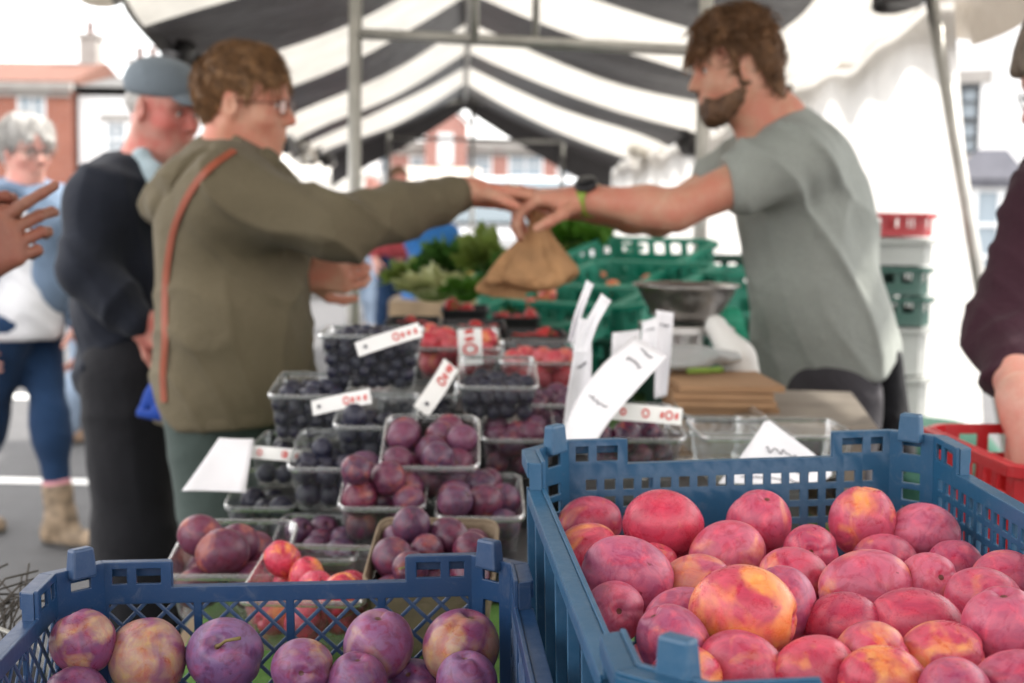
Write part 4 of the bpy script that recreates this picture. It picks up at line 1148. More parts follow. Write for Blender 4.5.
# ---------------- price strips and papers
PAPER = mat('white_paper', (.80,.79,.82), .8, .04, 12, .15, 60)
STRIP = mat('white_price_strip', (.82,.81,.79), .5, .04, 12)
REDINK = mat('red_ink', (.62,.05,.04), .7, .1); INK = mat('dark_ink', (.05,.05,.07), .7, .1)
def ring_mark(b, o, ux, uz, n, r, w, asp=1.25, m=0):
    k = 20; V = []
    for i in range(k):
        a = 2*PI*i/k
        for q in (r, r-w): V.append(o+ux*math.cos(a)*q+uz*math.sin(a)*q*asp+n*.0012)
    b.add(V, [(2*i, 2*((i+1)%k), 2*((i+1)%k)+1, 2*i+1) for i in range(k)], m)
def price_strip(label, x0, y0, x1, y1, D0_, D1_, wpx, rings=((.62,1),(.82,.55)), hole=True):
    a, c = P(x0, y0, D0_), P(x1, y1, D1_); d = (c-a); L = d.length; d.normalize()
    n = d.cross(Vector((0,.35,1))).normalized() if abs(d.z) < .75 else d.cross(Vector((1,0,.2))).normalized()
    vw = ((a+c)/2-Vector((0,0,CAM_H))).normalized()
    if n.dot(vw) > 0: n = -n
    n = (n-vw*1.2); n = (n-d*n.dot(d)).normalized(); up = n.cross(d); w = wpx*D0_/F_PX
    if up.z < 0: up = -up
    o = thing('price_strip', label, 'price strip', a, 0, 'white price strips')
    V = []; N = 10
    for i in range(N+1):
        t = i/N; q = a+d*L*t+n*(.006*math.sin(PI*t))
        V += [q-up*w/2, q+up*w/2, q-up*w/2-n*.0012, q+up*w/2-n*.0012]
    Fc = []
    for i in range(N):
        e = 4*i; Fc += [(e,e+4,e+5,e+1),(e+2,e+3,e+7,e+6),(e,e+2,e+6,e+4),(e+1,e+5,e+7,e+3)]
    Fc += [(0,1,3,2),(4*N,4*N+2,4*N+3,4*N+1)]
    obj('card', V, Fc, STRIP, o, False)
    b = MB()
    for t, s in rings: ring_mark(b, a+d*L*t+n*(.006*math.sin(PI*t)+.0008), d, up, n, w*.235*s, w*.085, 1.2)
    for t in (.72,.92): 
        q = a+d*L*t+n*(.006*math.sin(PI*t)+.002); b.add([q-d*w*.09-up*w*.2, q+d*w*.09-up*w*.2, q+d*w*.12+up*w*.16, q-d*w*.05+up*w*.16], [(0,1,2,3)])
    b.build('price_mark', REDINK, o, smooth=False)
    if hole:
        b = MB(); q = a+d*L*.14+n*.0052; k = 14
        b.add([q+d*math.cos(2*PI*i/k)*w*.13+up*math.sin(2*PI*i/k)*w*.13 for i in range(k)], [tuple(range(k))]); b.build('punched_hole', INK, o, smooth=False)
    return o
price_strip('white price strip with red marks slanting up over the topmost tub', 357, 354, 420, 332, 2.09, 2.10, 15)
price_strip('white price strip with red marks on the deep left tub', 314, 414, 372, 400, 2.00, 1.98, 15)
price_strip('white price strip with red rings across the damson punnet front', 252, 459, 304, 462, 1.965, 1.965, 13, ((.22,.9),(.70,1.0)), False)
price_strip('white price strip leaning steeply against the damson punnet', 423, 414, 452, 366, 2.02, 2.08, 19, ((.60,1),(.85,.6)))
price_strip('small upright white price tag among the red fruit', 472, 366, 469, 330, 2.44, 2.44, 24, ((.45,1.1),), False)
price_strip('price strip with red rings half covered by the slanting paper', 610, 408, 684, 412, 1.90, 1.90, 17, ((.2,.8),(.5,1),(.82,1)), False)
def scribble(b, fn, n, nrm, u0, u1, v, amp, r=.0007, seed=0, m=0):
    q = random.Random(seed); pts = []; N = n*6
    ph = [q.uniform(0,6) for _ in range(4)]
    for i in range(N+1):
        t = i/N; u = u0+(u1-u0)*t; w = v+amp*(.6*math.sin(t*n*3.1+ph[0])+.5*math.sin(t*n*5.3+ph[1])*math.sin(t*9+ph[2]))
        pts.append(fn(u+amp*.25*math.cos(t*n*4+ph[3]), w))
    b.tube([p+nrm*.0011 for p in pts], r, 5)
def paper(label, left, right, D, seed, lines=(), thick=.0012, name='paper_sheet'):
    """left/right: pixel polylines of the two long edges with depths added; a curled sheet of paper"""
    o = thing(name, label, 'paper', P(*left[0][:2], D+left[0][2]), 0, 'white papers with handwriting')
    N = 14
    def poly(pl_, t):
        k = t*(len(pl_)-1); i = min(int(k), len(pl_)-2); f = k-i
        p0, p1, p2, p3 = (Vector(pl_[max(i-1,0)]), Vector(pl_[i]), Vector(pl_[i+1]), Vector(pl_[min(i+2,len(pl_)-1)]))
        q = .5*((2*p1)+(-p0+p2)*f+(2*p0-5*p1+4*p2-p3)*f*f+(-p0+3*p1-3*p2+p3)*f**3)
        return P(q.x, q.y, D+q.z)
    def fn(u, v):  # u across 0..1, v along 0..1
        a, c = poly(left, v), poly(right, v); q = a.lerp(c, u); q.y += .010*math.sin(PI*u)*math.sin(PI*v+.5); return q
    M_ = 8; V = [fn(i/M_, j/N) for j in range(N+1) for i in range(M_+1)]
    Fc = [(j*(M_+1)+i, j*(M_+1)+i+1, (j+1)*(M_+1)+i+1, (j+1)*(M_+1)+i) for j in range(N) for i in range(M_)]
    s = obj('sheet', V, Fc, PAPER, o, True); sd = s.modifiers.new('t', 'SOLIDIFY'); sd.thickness = thick; sd.offset = 0
    if lines:
        for k, (u0, v0, u1, v1, amp) in enumerate(lines):
            b = MB()
            pts = []; q = random.Random(seed*10+k); n = 90
            ph = [q.uniform(0,6) for _ in range(4)]
            for i in range(n+1):
                t = i/n; w = amp*(math.sin(t*24+ph[0])*.7+.7*math.sin(t*37+ph[1])*math.sin(t*7+ph[2])+.5*math.sin(t*5+ph[3]))
                p = fn(u0+(u1-u0)*t+.15*w, v0+(v1-v0)*t+w); pts.append(p+Vector((0,-.0022,.0006)))
            b.tube(pts, .00055, 5); b.build('handwriting', INK, o)
    return o
paper('tall narrow white paper standing in front of the green crates', [(565,452,0),(567,410,.01),(573,360,.02),(578,315,.03)], [(596,452,0),(593,400,.01),(592,350,.02),(588,318,.03)], 1.95, 1, [(.3,.75,.75,.76,.012),(.3,.6,.75,.6,.01)])
paper('white paper prong leaning right from the tall narrow paper', [(573,352,.0),(583,325,.01),(600,291,.03)], [(588,352,.0),(597,322,.01),(610,298,.03)], 1.93, 2)
paper('thin white paper prong leaning left behind the tall narrow paper', [(568,340,.0),(574,312,.01),(585,278,.03)], [(574,342,.0),(580,316,.01),(592,282,.03)], 1.99, 3)
paper('broad white paper curling up to the right with faint handwriting', [(563,448,0),(575,405,.02),(600,366,.07),(634,333,.14)], [(594,448,-.02),(612,418,.0),(640,384,.05),(668,352,.11)], 1.84, 4, [(.2,.45,.75,.42,.012),(.3,.82,.7,.80,.012),(.35,.92,.75,.9,.010)])
paper('upright white paper just left of the steel bowl', [(656,395,0),(656,350,0),(655,306,.02)], [(668,392,0),(671,350,0),(673,308,.02)], 2.25, 5, [(.2,.8,.8,.8,.012)])
paper('short white paper tucked beside the upright one', [(640,366,0),(641,340,0),(642,318,.02)], [(656,366,0),(657,340,0),(658,312,.02)], 2.21, 6, [(.2,.75,.8,.75,.012)])
paper('lilac-white paper lying in shade before the green crates', [(612,362,0),(612,345,0),(612,330,.02)], [(640,362,0),(640,345,0),(640,326,.02)], 2.32, 7)
paper('pointed white card with dark handwriting just behind the tall crate', [(722,478,0),(745,448,.02),(767,414,.05)], [(800,478,0),(835,462,.02),(770,413,.05)], 1.62, 8, [(.25,.62,.75,.58,.03),(.15,.38,.8,.36,.028),(.2,.16,.9,.18,.02)])
paper('white card tilted over the table edge beside the left punnets', [(186,500,0),(205,472,.04),(222,446,.09)], [(250,500,.02),(253,472,.06),(257,446,.11)], 1.86, 9)
# ================================================================= people
SK_W = skin('skin_pink', (.64,.345,.235)); SK_M = skin('skin_fair', (.66,.375,.26)); SK_G = skin('skin_ruddy', (.58,.30,.24), .8)
SK_D = skin('skin_tanned', (.27,.12,.08), .4); SK_L = skin('skin_pale', (.58,.34,.28)); SK_R = skin('skin_rosy', (.62,.35,.28))
def head(M, fem=False, jaw=1.0, mouth_open=0):
    q = []
    A = lambda *a, **k: q.append(rc(*a, M=M, **k)); E = lambda *a, **k: q.append(el(*a, M=M, **k))
    E((-.012,0,.045), (.094,.074,.082), .03)
    E((.030,0,-.010), (.060,.060,.082), .04)
    E((.048,0,.048), (.042,.056,.045), .03)
    for s in (-1,1):
        A((-.008,s*.056,-.040), (.052,s*.028,-.086), .021*jaw, .020*jaw, .035)
        E((.058,s*.040,-.022), (.028,.024,.024), .03)
        A((.088,s*.010,.031), (.068,s*.046,.028), .0095, .010, .015)
    A((.070,-.010,-.098), (.070,.010,-.098), .017*jaw, .017*jaw, .03)
    E((.066,0,-.055), (.032,.034,.030), .03)
    A((.089,0,.020), (.113,0,-.020), .0085, .0115, .012)
    for s in (-1,1): E((.101,s*.011,-.025), (.011,.008,.008), .008)
    for s in (-1,1):
        q.append(el((.094,s*.032,.012), (.018,.017,.011), .014, op='sub', M=M))
        E((.0755,s*.031,.011), (.0125,.0155,.0125), .004)
    A((.0955,0,-.0475), (.083,.020,-.053), .0062, .0035, .006); A((.0955,0,-.0475), (.083,-.020,-.053), .0062, .0035, .006)
    A((.094,0,-.0605), (.083,.018,-.0575), .0072, .0035, .006); A((.094,0,-.0605), (.083,-.018,-.0575), .0072, .0035, .006)
    for s in (-1,1):
        q.append(rc((.104,0,-.0540), (.082,s*.024,-.0555), .0016, .0016, .003, 'sub', M=M))
        R = np.array(Matrix.Rotation(math.radians(18*s), 3, 'Z') @ Matrix.Rotation(math.radians(-12), 3, 'Y'))
        E((-.006,s*.080,.002), (.021,.0085,.032), .004, R)
        q.append(el((.002,s*.090,.005), (.011,.0075,.017), .005, R, 'sub', M=M))
        E((-.002,s*.0765,-.027), (.010,.006,.010), .006)
    return q
def neck(M, base, r0=.052, r1=.062):
    R, t, s = M; a = R@v3((-.028,0,-.035))*s+t
    return [rc(a, base, r0*s, r1*s, .04)]
def eyes(M, parent, col=(.12,.09,.06), closed=False):
    R, t, s = M
    for sd in (-1, 1):
        b = MB(); c = R@v3((.0768,sd*.031,.011))*s+t; Rm = Matrix(R.tolist())
        b.ball(c, .0122*s, 14, 0); p = R@v3((.0868,sd*.0305,.0095))*s+t
        b.ball(p, .0055*s, 10, 1, (.45,1,1), Rm)
        b.build('eye', [mat('eye_white', (.70,.66,.62), .25, .03), mat('iris', (*col,), .2, .1)], parent)
        l = MB(); l.tube([R@v3((.083,sd*.015,.012))*s+t, R@v3((.0895,sd*.028,.0185))*s+t, R@v3((.083,sd*.046,.013))*s+t], [.001,.0019,.001], 6)
        l.build('eyelash', mat('lash', (.03,.02,.015), .7), parent)
def brows(M, parent, m, th=.0042):
    R, t, s = M
    for sd in (-1,1):
        b = MB(); b.tube([R@v3(p)*s+t for p in ((.095,sd*.012,.033),(.093,sd*.026,.038),(.083,sd*.045,.035))], [th*.8*s,th*s,th*.4*s], 8)
        b.build('eyebrow', m, parent)
def glasses(M, parent, m, lensw=.024, lensh=.017, r=.0014):
    R, t, s = M; T = lambda p: R@v3(p)*s+t
    b = MB(); g = MB()
    for sd in (-1,1):
        ring = []
        for k in range(21):
            a = 2*PI*k/20; ca, sa = math.cos(a), math.sin(a)
            px = math.copysign(abs(ca)**.75, ca)*lensw; pz = math.copysign(abs(sa)**.75, sa)*lensh
            ring.append(T((.103-.10*(abs(px+.033))**1.6, sd*(.033+px), .008+pz)))
        b.tube(ring, r, 6)
        g.add(ring[:-1], [tuple(range(20))])
        b.tube([T((.099,sd*.057,.014)), T((.06,sd*.075,.014)), T((.0,sd*.0795,.012)), T((-.018,sd*.078,-.004))], r, 6)
    b.tube([T((.104,-.010,.011)), T((.109,0,.014)), T((.104,.010,.011))], r, 6)
    o = b.build('glasses', m, parent)
    g.build('lens', LENS, o, smooth=False)
LENS = clearm('spectacle_lens', (.95,.96,.97), .0, .25)
def chain(pts, radii, k):
    return [rc(pts[i], pts[i+1], radii[i], radii[i+1], k) for i in range(len(pts)-1)]
def hand(Wr, fwd, nrm, thumb, curl=(.3,.3,.35,.4), tcurl=.3, spread=.05, s=1.0, tdir=(.55,.75,.25)):
    """fwd: wrist to knuckles; nrm: the way the palm faces; thumb: +1/-1 picks the thumb side (lateral = nrm x fwd)"""
    Wr = v3(Wr); f = v3(fwd); f /= np.linalg.norm(f); n = v3(nrm); n -= f*(n@f); n /= np.linalg.norm(n)
    t = np.cross(n, f)*thumb
    q = []
    offs = [.031,.010,-.011,-.030]; kn = [.090,.094,.090,.081]; ln = [(.044,.027,.022),(.048,.030,.023),(.044,.028,.022),(.035,.022,.020)]
    rr_ = [.0098,.0100,.0095,.0085]
    q.append(rc(Wr-f*.02*s+t*.012*s, Wr+f*.01*s+t*.014*s, .0225*s, .0215*s, .02)); q.append(rc(Wr-f*.02*s-t*.012*s, Wr+f*.01*s-t*.014*s, .0225*s, .0205*s, .02))
    for i in range(4):
        K = Wr+f*kn[i]*s+t*offs[i]*s-n*.004*s
        q.append(rc(Wr+f*.012*s+t*offs[i]*.5*s, K, .017*s, .0128*s, .016*s))
    q.append(el(Wr+f*.032*s+t*.026*s+n*.010*s, v3((.030,.017,.016))*s, .015*s, np.array([f,t,n]).T))
    q.append(el(Wr+f*.040*s-t*.022*s+n*.008*s, v3((.034,.014,.013))*s, .015*s, np.array([f,t,n]).T))
    for i in range(4):
        p = Wr+f*kn[i]*s+t*offs[i]*s-n*.004*s; a = 0
        d0 = f+t*spread*(1.5-i); d0 /= np.linalg.norm(d0)
        for j in range(3):
            a += curl[i]*(.8,1.1,.7)[j]; d = d0*math.cos(a)+n*math.sin(a); e = p+d*ln[i][j]*s
            q.append(rc(p, e, rr_[i]*s*(1,.93,.86)[j], rr_[i]*s*(.93,.86,.76)[j], .0035*s)); p = e
    p = Wr+f*.022*s+t*.028*s+n*.008*s; d = f*tdir[0]+t*tdir[1]+n*tdir[2]; d /= np.linalg.norm(d)
    for j, L in enumerate((.044,.033,.026)):
        e = p+d*L*s; q.append(rc(p, e, (.0145,.0115,.0105)[j]*s, (.0115,.0105,.0085)[j]*s, .006*s)); p = e
        d = d+f*tcurl*.6-t*tcurl*.7+n*tcurl*.3; d /= np.linalg.norm(d)
    return q
def arm(S_, E_, W_r, r=(.045,.036,.026), k=.03):
    S_, E_, W_r = v3(S_), v3(E_), v3(W_r); m = E_+(W_r-E_)*.3
    return [rc(S_, E_, r[0], r[1], k), rc(E_, m, r[1], r[1]*1.05, k), rc(m, W_r, r[1]*1.05, r[2], k)]
def legs(hips, knees, ankles, r=(.078,.055,.042), k=.04):
    q = []
    for h, kn, a in zip(hips, knees, ankles):
        h, kn, a = v3(h), v3(kn), v3(a); c = kn+(a-kn)*.3
        q += [rc(h, kn, r[0], r[1], k), rc(kn, c, r[1], r[1]*1.0, k), rc(c, a, r[1]*1.0, r[2], k)]
    return q
def shoe(parent, a, yaw, m, ln=.26, boot=0, nm='shoe', sole=None, up=None):
    a = v3(a); d = np.array([math.cos(yaw), math.sin(yaw), 0]); z = np.array([0,0,1.])
    heel = a*[1,1,0]-d*.045+z*.035; toe = a*[1,1,0]+d*(ln-.10)+z*.033
    q = [rc(heel, heel+d*.09, .036, .040, .03), rc(heel+d*.09, toe, .042, .034, .03), rc(heel+z*.03+d*.01, a*[1,1,0]+z*(.10) if up is None else a, .042, .046+boot*.08, .04)] + ([] if up is None else [rc(a, a+(v3(up)-a)*.30, .054, .057, .03)]) + [pl((0,0,.012), (0,0,-1), .004)]
    o = sdf_obj(nm, q, .009, m, parent)
    s_ = [rc(heel-z*.022, heel+d*.09-z*.024, .036, .040, .03), rc(heel+d*.09-z*.024, toe-z*.024, .042, .035, .03), pl((0,0,.003), (0,0,-1), .002), pl((0,0,.022), (0,0,1), .002)]
    sdf_obj('sole', s_, .008, sole or mat('rubber_sole', (.05,.045,.04), .8), o)
def V_(*p): return v3(P(*p))
DENIM = fabric('dark_blue_denim', (.013,.036,.088)); BLACKC = fabric('black_cloth', (.016,.016,.019))

# ----------------------------------------------------------------- 1 hoodie customer
D = 2.93
w = thing('person', 'woman in an olive hoodie with short brown hair, stretching her arm out to pay', 'person', (V_(235,400,D)[0], D, 0))
HM = (rotm(-9, 4, 0), V_(238,116,2.95), .90)
nb = V_(226,172,2.97)
sh_n, sh_f = V_(226,206,2.78), V_(240,200,3.13)
elb, wr = V_(334,233,2.74), V_(466,193,2.90)
elb2, wr2 = V_(252,320,3.10), V_(300,281,3.02)
body = head(HM)+neck(HM, nb)
body += [rc(nb, V_(232,260,2.95), .062, .10, .06), rc(V_(232,260,2.95), V_(235,400,2.95), .10, .11, .06)]
body += arm(sh_n, elb, wr, (.045,.034,.026)) + arm(sh_f, elb2, wr2, (.045,.034,.026))
body += hand(wr, (1,.05,-.13), (.12,-.25,-1), 1, (.16,.13,.22,.28), .25, .03, 1.0)
body += hand(wr2, (1,-.12,.04), (.1,.9,.35), 1, (.75,.85,.9,1.0), .5, .02, 1.0)
hipn, hipf = V_(225,430,2.85), V_(245,430,3.06)
body += legs((hipn, hipf), ((hipn[0]+.03,hipn[1],.46),(hipf[0]+.05,hipf[1],.46)), ((hipn[0]-.02,hipn[1],.09),(hipf[0]+.04,hipf[1],.09)))
sdf_obj('body', body, .0042, SK_W, w)
eyes(HM, w, (.10,.12,.10)); BROWNH = hairmat('brown_hair', (.055,.026,.012), (.40,.21,.090))
brows(HM, w, BROWNH, .003)
def C(a): return (HM[0]@v3(a))*HM[2]+HM[1]
hp = [el((-.020,0,.060), (.099,.081,.083), .03, M=HM), el((-.048,0,.020), (.064,.072,.078), .03, M=HM), el((-.005,0,.098), (.077,.064,.048), .03, M=HM),
      rc((.028,-.05,.100), (.075,-.052,.062), .026, .015, .02, M=HM), rc((.040,0,.118), (.092,-.018,.072), .026, .014, .02, M=HM), rc((.028,.05,.10), (.074,.045,.065), .026, .016, .02, M=HM),
      rc((.03,-.064,.052), (.030,-.072,.014), .012, .006, .01, M=HM), rc((.03,.064,.05), (.030,.070,.012), .012, .006, .01, M=HM),
      el((.118,0,-.050), (.068,.14,.092), .014, op='sub', M=HM), el((.052,0,-.085), (.060,.14,.080), .012, op='sub', M=HM), el((-.004,-.092,-.006), (.022,.030,.030), .008, op='sub', M=HM), el((-.004,.092,-.006), (.022,.030,.030), .008, op='sub', M=HM),
      pl((0,0,-.062), (.25,0,-1), .02, M=HM)]
hair_obj('hair', hp, .0035, BROWNH, w, HM, strands(.0018, HM[1], (.3,.75,.5), 40, 2), 2600, (.55,0,-.75), .034, .0011, .22, 1, .3)
glasses(HM, w, mat('brown_spectacle_frame', (.16,.05,.03), .35))
OLIVE = fabric('olive_sweatshirt', (.152,.126,.080), .10)
cuff = wr+(elb-wr)*.10
top = [el(V_(229,238,2.95), (.158,.205,.175), .08), el(V_(233,330,2.95), (.163,.205,.20), .08), el(V_(236,398,2.95), (.158,.205,.12), .06), rc(V_(236,340,2.86), V_(238,450,2.86), .128, .132, .06), rc(V_(236,340,3.05), V_(238,450,3.05), .128, .132, .06), rc(V_(205,380,2.95), V_(205,450,2.95), .10, .10, .05), rc(V_(268,380,2.95), V_(268,450,2.95), .09, .09, .05),
       rc(sh_n+v3((0,.03,0)), sh_f-v3((0,.03,0)), .088, .088, .07), rc(nb+v3((-.02,0,-.02)), V_(229,225,2.95), .085, .12, .07),
       rc(sh_n, elb, .082, .064, .05), rc(elb, elb+(cuff-elb)*.5, .064, .058, .03), rc(elb+(cuff-elb)*.5, cuff, .058, .043, .03),
       rc(sh_f, elb2, .078, .06, .05), rc(elb2, wr2+(elb2-wr2)*.18, .06, .046, .03),
       # the hood is a part of its own
       el(V_(234,150,2.96), (.066,.064,.05), .02, op='sub'),
       pl(V_(236,424,2.95), (.08,0,-1), .008)]
fl = folds(.011, 17, 5, (.55,.1,.8), 34)
sdf_obj('hoodie', top, .0055, OLIVE, w, fl)
hood = [rc(V_(183,192,2.86), V_(176,207,3.06), .056, .056, .03), rc(V_(183,190,2.85), V_(226,164,2.84), .046, .026, .03), rc(V_(176,198,3.05), V_(236,165,3.07), .05, .028, .04),
       rc(V_(226,164,2.84), V_(262,170,2.86), .027, .025, .02), rc(V_(262,170,2.86), V_(284,186,2.93), .025, .020, .02), rc(V_(162,210,2.96), V_(190,188,2.96), .05, .055, .04),
       el(V_(165,212,2.92), (.045,.085,.05), .03), rc(V_(200,172,2.85), V_(172,215,2.82), .030, .022, .012), rc(V_(222,170,2.82), V_(196,206,2.80), .022, .016, .010),
       el(V_(240,146,2.96), (.066,.062,.055), .012, op='sub'), el(V_(196,176,2.96), (.05,.05,.03), .015, op='sub')]
sdf_obj('hood', hood, .005, OLIVE, w, folds(.009, 22, 15, (.6,.2,.6), 40))
hem = [rc(V_(236,380,2.86), V_(238,450,2.86), .132, .134, .06), rc(V_(236,380,3.05), V_(238,450,3.05), .132, .134, .06), rc(V_(205,380,2.95), V_(205,450,2.95), .102, .102, .05), rc(V_(268,380,2.95), V_(268,450,2.95), .092, .092, .05), pl(V_(236,424,2.95), (.08,0,-1), .004), pl(V_(236,409,2.95), (-.08,0,1), .004)]
sdf_obj('waistband', [dict(q, r=q['r']*1.012) if q['T'] == 1 else q for q in hem], .006, OLIVE, w)
sdf_obj('leggings', legs((hipn+v3((-.01,0,.03)), hipf+v3((0,0,.03))), ((hipn[0]+.02,hipn[1],.46),(hipf[0]+.04,hipf[1],.46)), ((hipn[0]-.03,hipn[1],.10),(hipf[0]+.03,hipf[1],.10)), (.112,.082,.062), .06), .008, fabric('grey_green_leggings', (.075,.10,.092)), w, folds(.004, 12, 8))
for a in ((hipn[0]-.03,hipn[1],.1),(hipf[0]+.03,hipf[1],.1)): shoe(w, a, .05, mat('grey_shoe', (.12,.12,.12), .7))
# orange strap across the back, with its bag hanging behind
STR = mat('orange_leather', (.34,.085,.045), .5, .12, 20, .15, 120)
def strap(pts, wd, th, nm, m, par, side=(0,-1,0)):
    pts = [v3(p) for p in pts]; n = len(pts); V = []; Fc = []
    dense_ = []
    for i in range(n-1):
        p0, p1, p2, p3 = pts[max(i-1,0)], pts[i], pts[i+1], pts[min(i+2,n-1)]
        for k in range(8):
            f = k/8; dense_.append(.5*((2*p1)+(-p0+p2)*f+(2*p0-5*p1+4*p2-p3)*f*f+(-p0+3*p1-3*p2+p3)*f**3))
    dense_.append(pts[-1]); N = len(dense_); sd = v3(side)
    for i, p in enumerate(dense_):
        d = dense_[min(i+1,N-1)]-dense_[max(i-1,0)]; d /= np.linalg.norm(d); u = np.cross(d, sd); u /= np.linalg.norm(u)
        nn = np.cross(u, d)
        V += [p-u*wd/2-nn*th/2, p+u*wd/2-nn*th/2, p+u*wd/2+nn*th/2, p-u*wd/2+nn*th/2]
    for i in range(N-1):
        for j in range(4): Fc.append((4*i+j, 4*i+(j+1)%4, 4*i+4+(j+1)%4, 4*i+4+j))
    Fc += [(3,2,1,0), tuple(4*(N-1)+j for j in range(4))]
    return obj(nm, V, Fc, m, par, False, bevel=.001)
bag = thing('shoulder_bag', 'blue and orange shoulder bag hanging behind the hoodie woman on an orange strap', 'shoulder bag', V_(170,430,2.78))
def on_cloth(x, y, prims, disp, D0_=2.45, off=.004):
    d = D0_
    for _ in range(60):
        p = V_(x, y, d); e = min(float((ev(prims, p[None])+disp(p[None]))[0]), float(ev(hood, p[None])[0]))
        if e < off: break
        d += max(e*.7, .0015)
        if d > 3.1: return None
    return V_(x, y, d-.002)
sp_ = [on_cloth(x, y, top, fl) for x, y in ((229,158),(222,163),(210,172),(198,184),(187,200),(178,218),(171,238),(167,260),(164,290),(164,320),(165,350),(164,385),(166,412))]
strap([p for p in sp_ if p is not None], .0145, .004, 'strap', STR, bag, (-.35,-1,.1))
BLUECL = fabric('bright_blue_nylon', (.015,.055,.30), .1)
sdf_obj('blue_pocket', [rc(V_(158,398,2.90), V_(142,424,2.88), .016, .010, .02), rc(V_(142,424,2.86), V_(205,432,2.80), .009, .012, .02), rc(V_(160,405,2.88), V_(200,424,2.82), .020, .016, .03), rc(V_(165,388,2.95), V_(180,414,2.88), .025, .025, .03)], .006, BLUECL, bag, folds(.003, 20, 4))
sdf_obj('orange_tail', [rc(V_(181,432,2.82), V_(189,476,2.82), .014, .009, .02), rc(V_(176,425,2.82), V_(183,440,2.82), .012, .014, .02)], .005, mat('orange_nylon', (.55,.13,.02), .6), bag)

# ----------------------------------------------------------------- 2 stallholder
D = 3.0
s_ = thing('person', 'bearded stallholder in a grey t-shirt bending over the table with a paper bag', 'person', (V_(835,400,D)[0], D, 0))
HM = (rotm(180+8, 9, 4), V_(728,67,3.02), .85)
nb = V_(768,122,3.03)
sh_n, sh_f = V_(792,150,2.84), V_(770,140,3.20)
elb, wr = V_(671,206,2.80), V_(580,197,2.90)
elb2, wr2 = V_(655,214,3.17), V_(562,204,3.02)
body = head(HM, jaw=1.08)+neck(HM, nb, .056, .066)
body += [rc(nb, V_(810,220,3.03), .07, .10, .06), rc(V_(810,220,3.03), V_(840,380,3.03), .10, .11, .05)]
body += arm(sh_n, elb, wr, (.052,.0365,.027)) + arm(sh_f, elb2, wr2, (.052,.0365,.026))
body += hand(wr, (-1,-.05,-.02), (-.1,.15,-1), -1, (.72,.78,.85,.9), .45, .03, 1.04)
body += hand(wr2, (-1,-.02,.0), (0,-.25,1), -1, (.10,.12,.14,.2), .3, .03, 1.04, tdir=(.85,.35,.1))
hipn, hipf = V_(835,425,2.92), V_(850,425,3.14)
kz = .48
body += legs((hipn, hipf), ((hipn[0]-.02,hipn[1],kz),(hipf[0]+.03,hipf[1],kz)), ((hipn[0]+.02,hipn[1],.09),(hipf[0]+.08,hipf[1],.09)))
sdf_obj('body', body, .0042, SK_M, s_)
eyes(HM, s_, (.12,.16,.2))
BEARDH = hairmat('dark_brown_beard', (.055,.028,.016), (.21,.112,.060)); MESSY = hairmat('chestnut_hair', (.075,.036,.018), (.36,.19,.092))
brows(HM, s_, BEARDH, .0046)
bd = [rc((-.006,y*.056,-.036), (.052,y*.030,-.086), .0275, .033, .02, M=HM) for y in (-1,1)] + [rc((.012,y*.066,.012), (.002,y*.064,-.030), .010, .018, .015, M=HM) for y in (-1,1)] + [
      rc((.071,-.012,-.096), (.071,.012,-.096), .0265, .0265, .02, M=HM), el((.068,0,-.060), (.038,.040,.034), .02, M=HM), rc((.100,0,-.040), (.084,.028,-.058), .007, .009, .008, M=HM), rc((.100,0,-.040), (.084,-.028,-.058), .007, .009, .008, M=HM),
      el((.104,0,-.054), (.020,.020,.008), .005, op='sub', M=HM), el((.070,0,.002), (.056,.11,.034), .010, op='sub', M=HM)]
hair_obj('beard', bd, .0035, BEARDH, s_, HM, strands(.0018, HM[1], (.2,.4,.8), 50, 9), 1500, (.35,0,-.9), .014, .0008, .3, 3, .4)
hp = [el((-.018,0,.060), (.101,.083,.086), .03, M=HM), el((-.048,0,.018), (.063,.074,.082), .03, M=HM), el((.0,0,.103), (.080,.067,.048), .03, M=HM)]
q = random.Random(5)
for k in range(26):
    y = q.uniform(-.075,.075); x = q.uniform(-.09,.06); z = .06+.09*math.sqrt(max(0, 1-(y/.09)**2-((x+.015)/.11)**2))
    hp.append(rc((x,y,z), (x+q.uniform(.01,.06), y*1.15+q.uniform(-.02,.02), z-q.uniform(-.008,.028)), .017, .007, .012, M=HM))
for y in (-.055,-.035,-.012,.012,.035,.055): hp.append(rc((.045,y,.115), (.108-.35*abs(y),y*1.05-.01,.056), .022, .011, .014, M=HM))
for y in (-.05,-.02,.02,.05): hp.append(rc((-.07,y,.0), (-.085,y*1.1,-.075), .032, .012, .02, M=HM))
hp += [rc((.022,y*.074,.04), (.018,y*.078,.0), .012, .006, .01, M=HM) for y in (-1,1)]
hp += [el((.120,0,-.050), (.072,.14,.090), .012, op='sub', M=HM), el((.055,0,-.085), (.062,.14,.085), .012, op='sub', M=HM)] + [el((-.004,y*.094,-.006), (.021,.030,.029), .008, op='sub', M=HM) for y in (-1,1)]
hair_obj('hair', hp, .0035, MESSY, s_, HM, strands(.0025, HM[1], (.3,.8,.4), 36, 4), 2800, (.55,.1,-.45), .042, .0013, .40, 2, .55)
GREYT = fabric('grey_green_tshirt', (.35,.375,.345), .08)
slv = sh_n+(elb-sh_n)*.46; slv2 = sh_f+(elb2-sh_f)*.44
RT = np.array(Matrix.Rotation(math.radians(-16), 3, 'Y'))
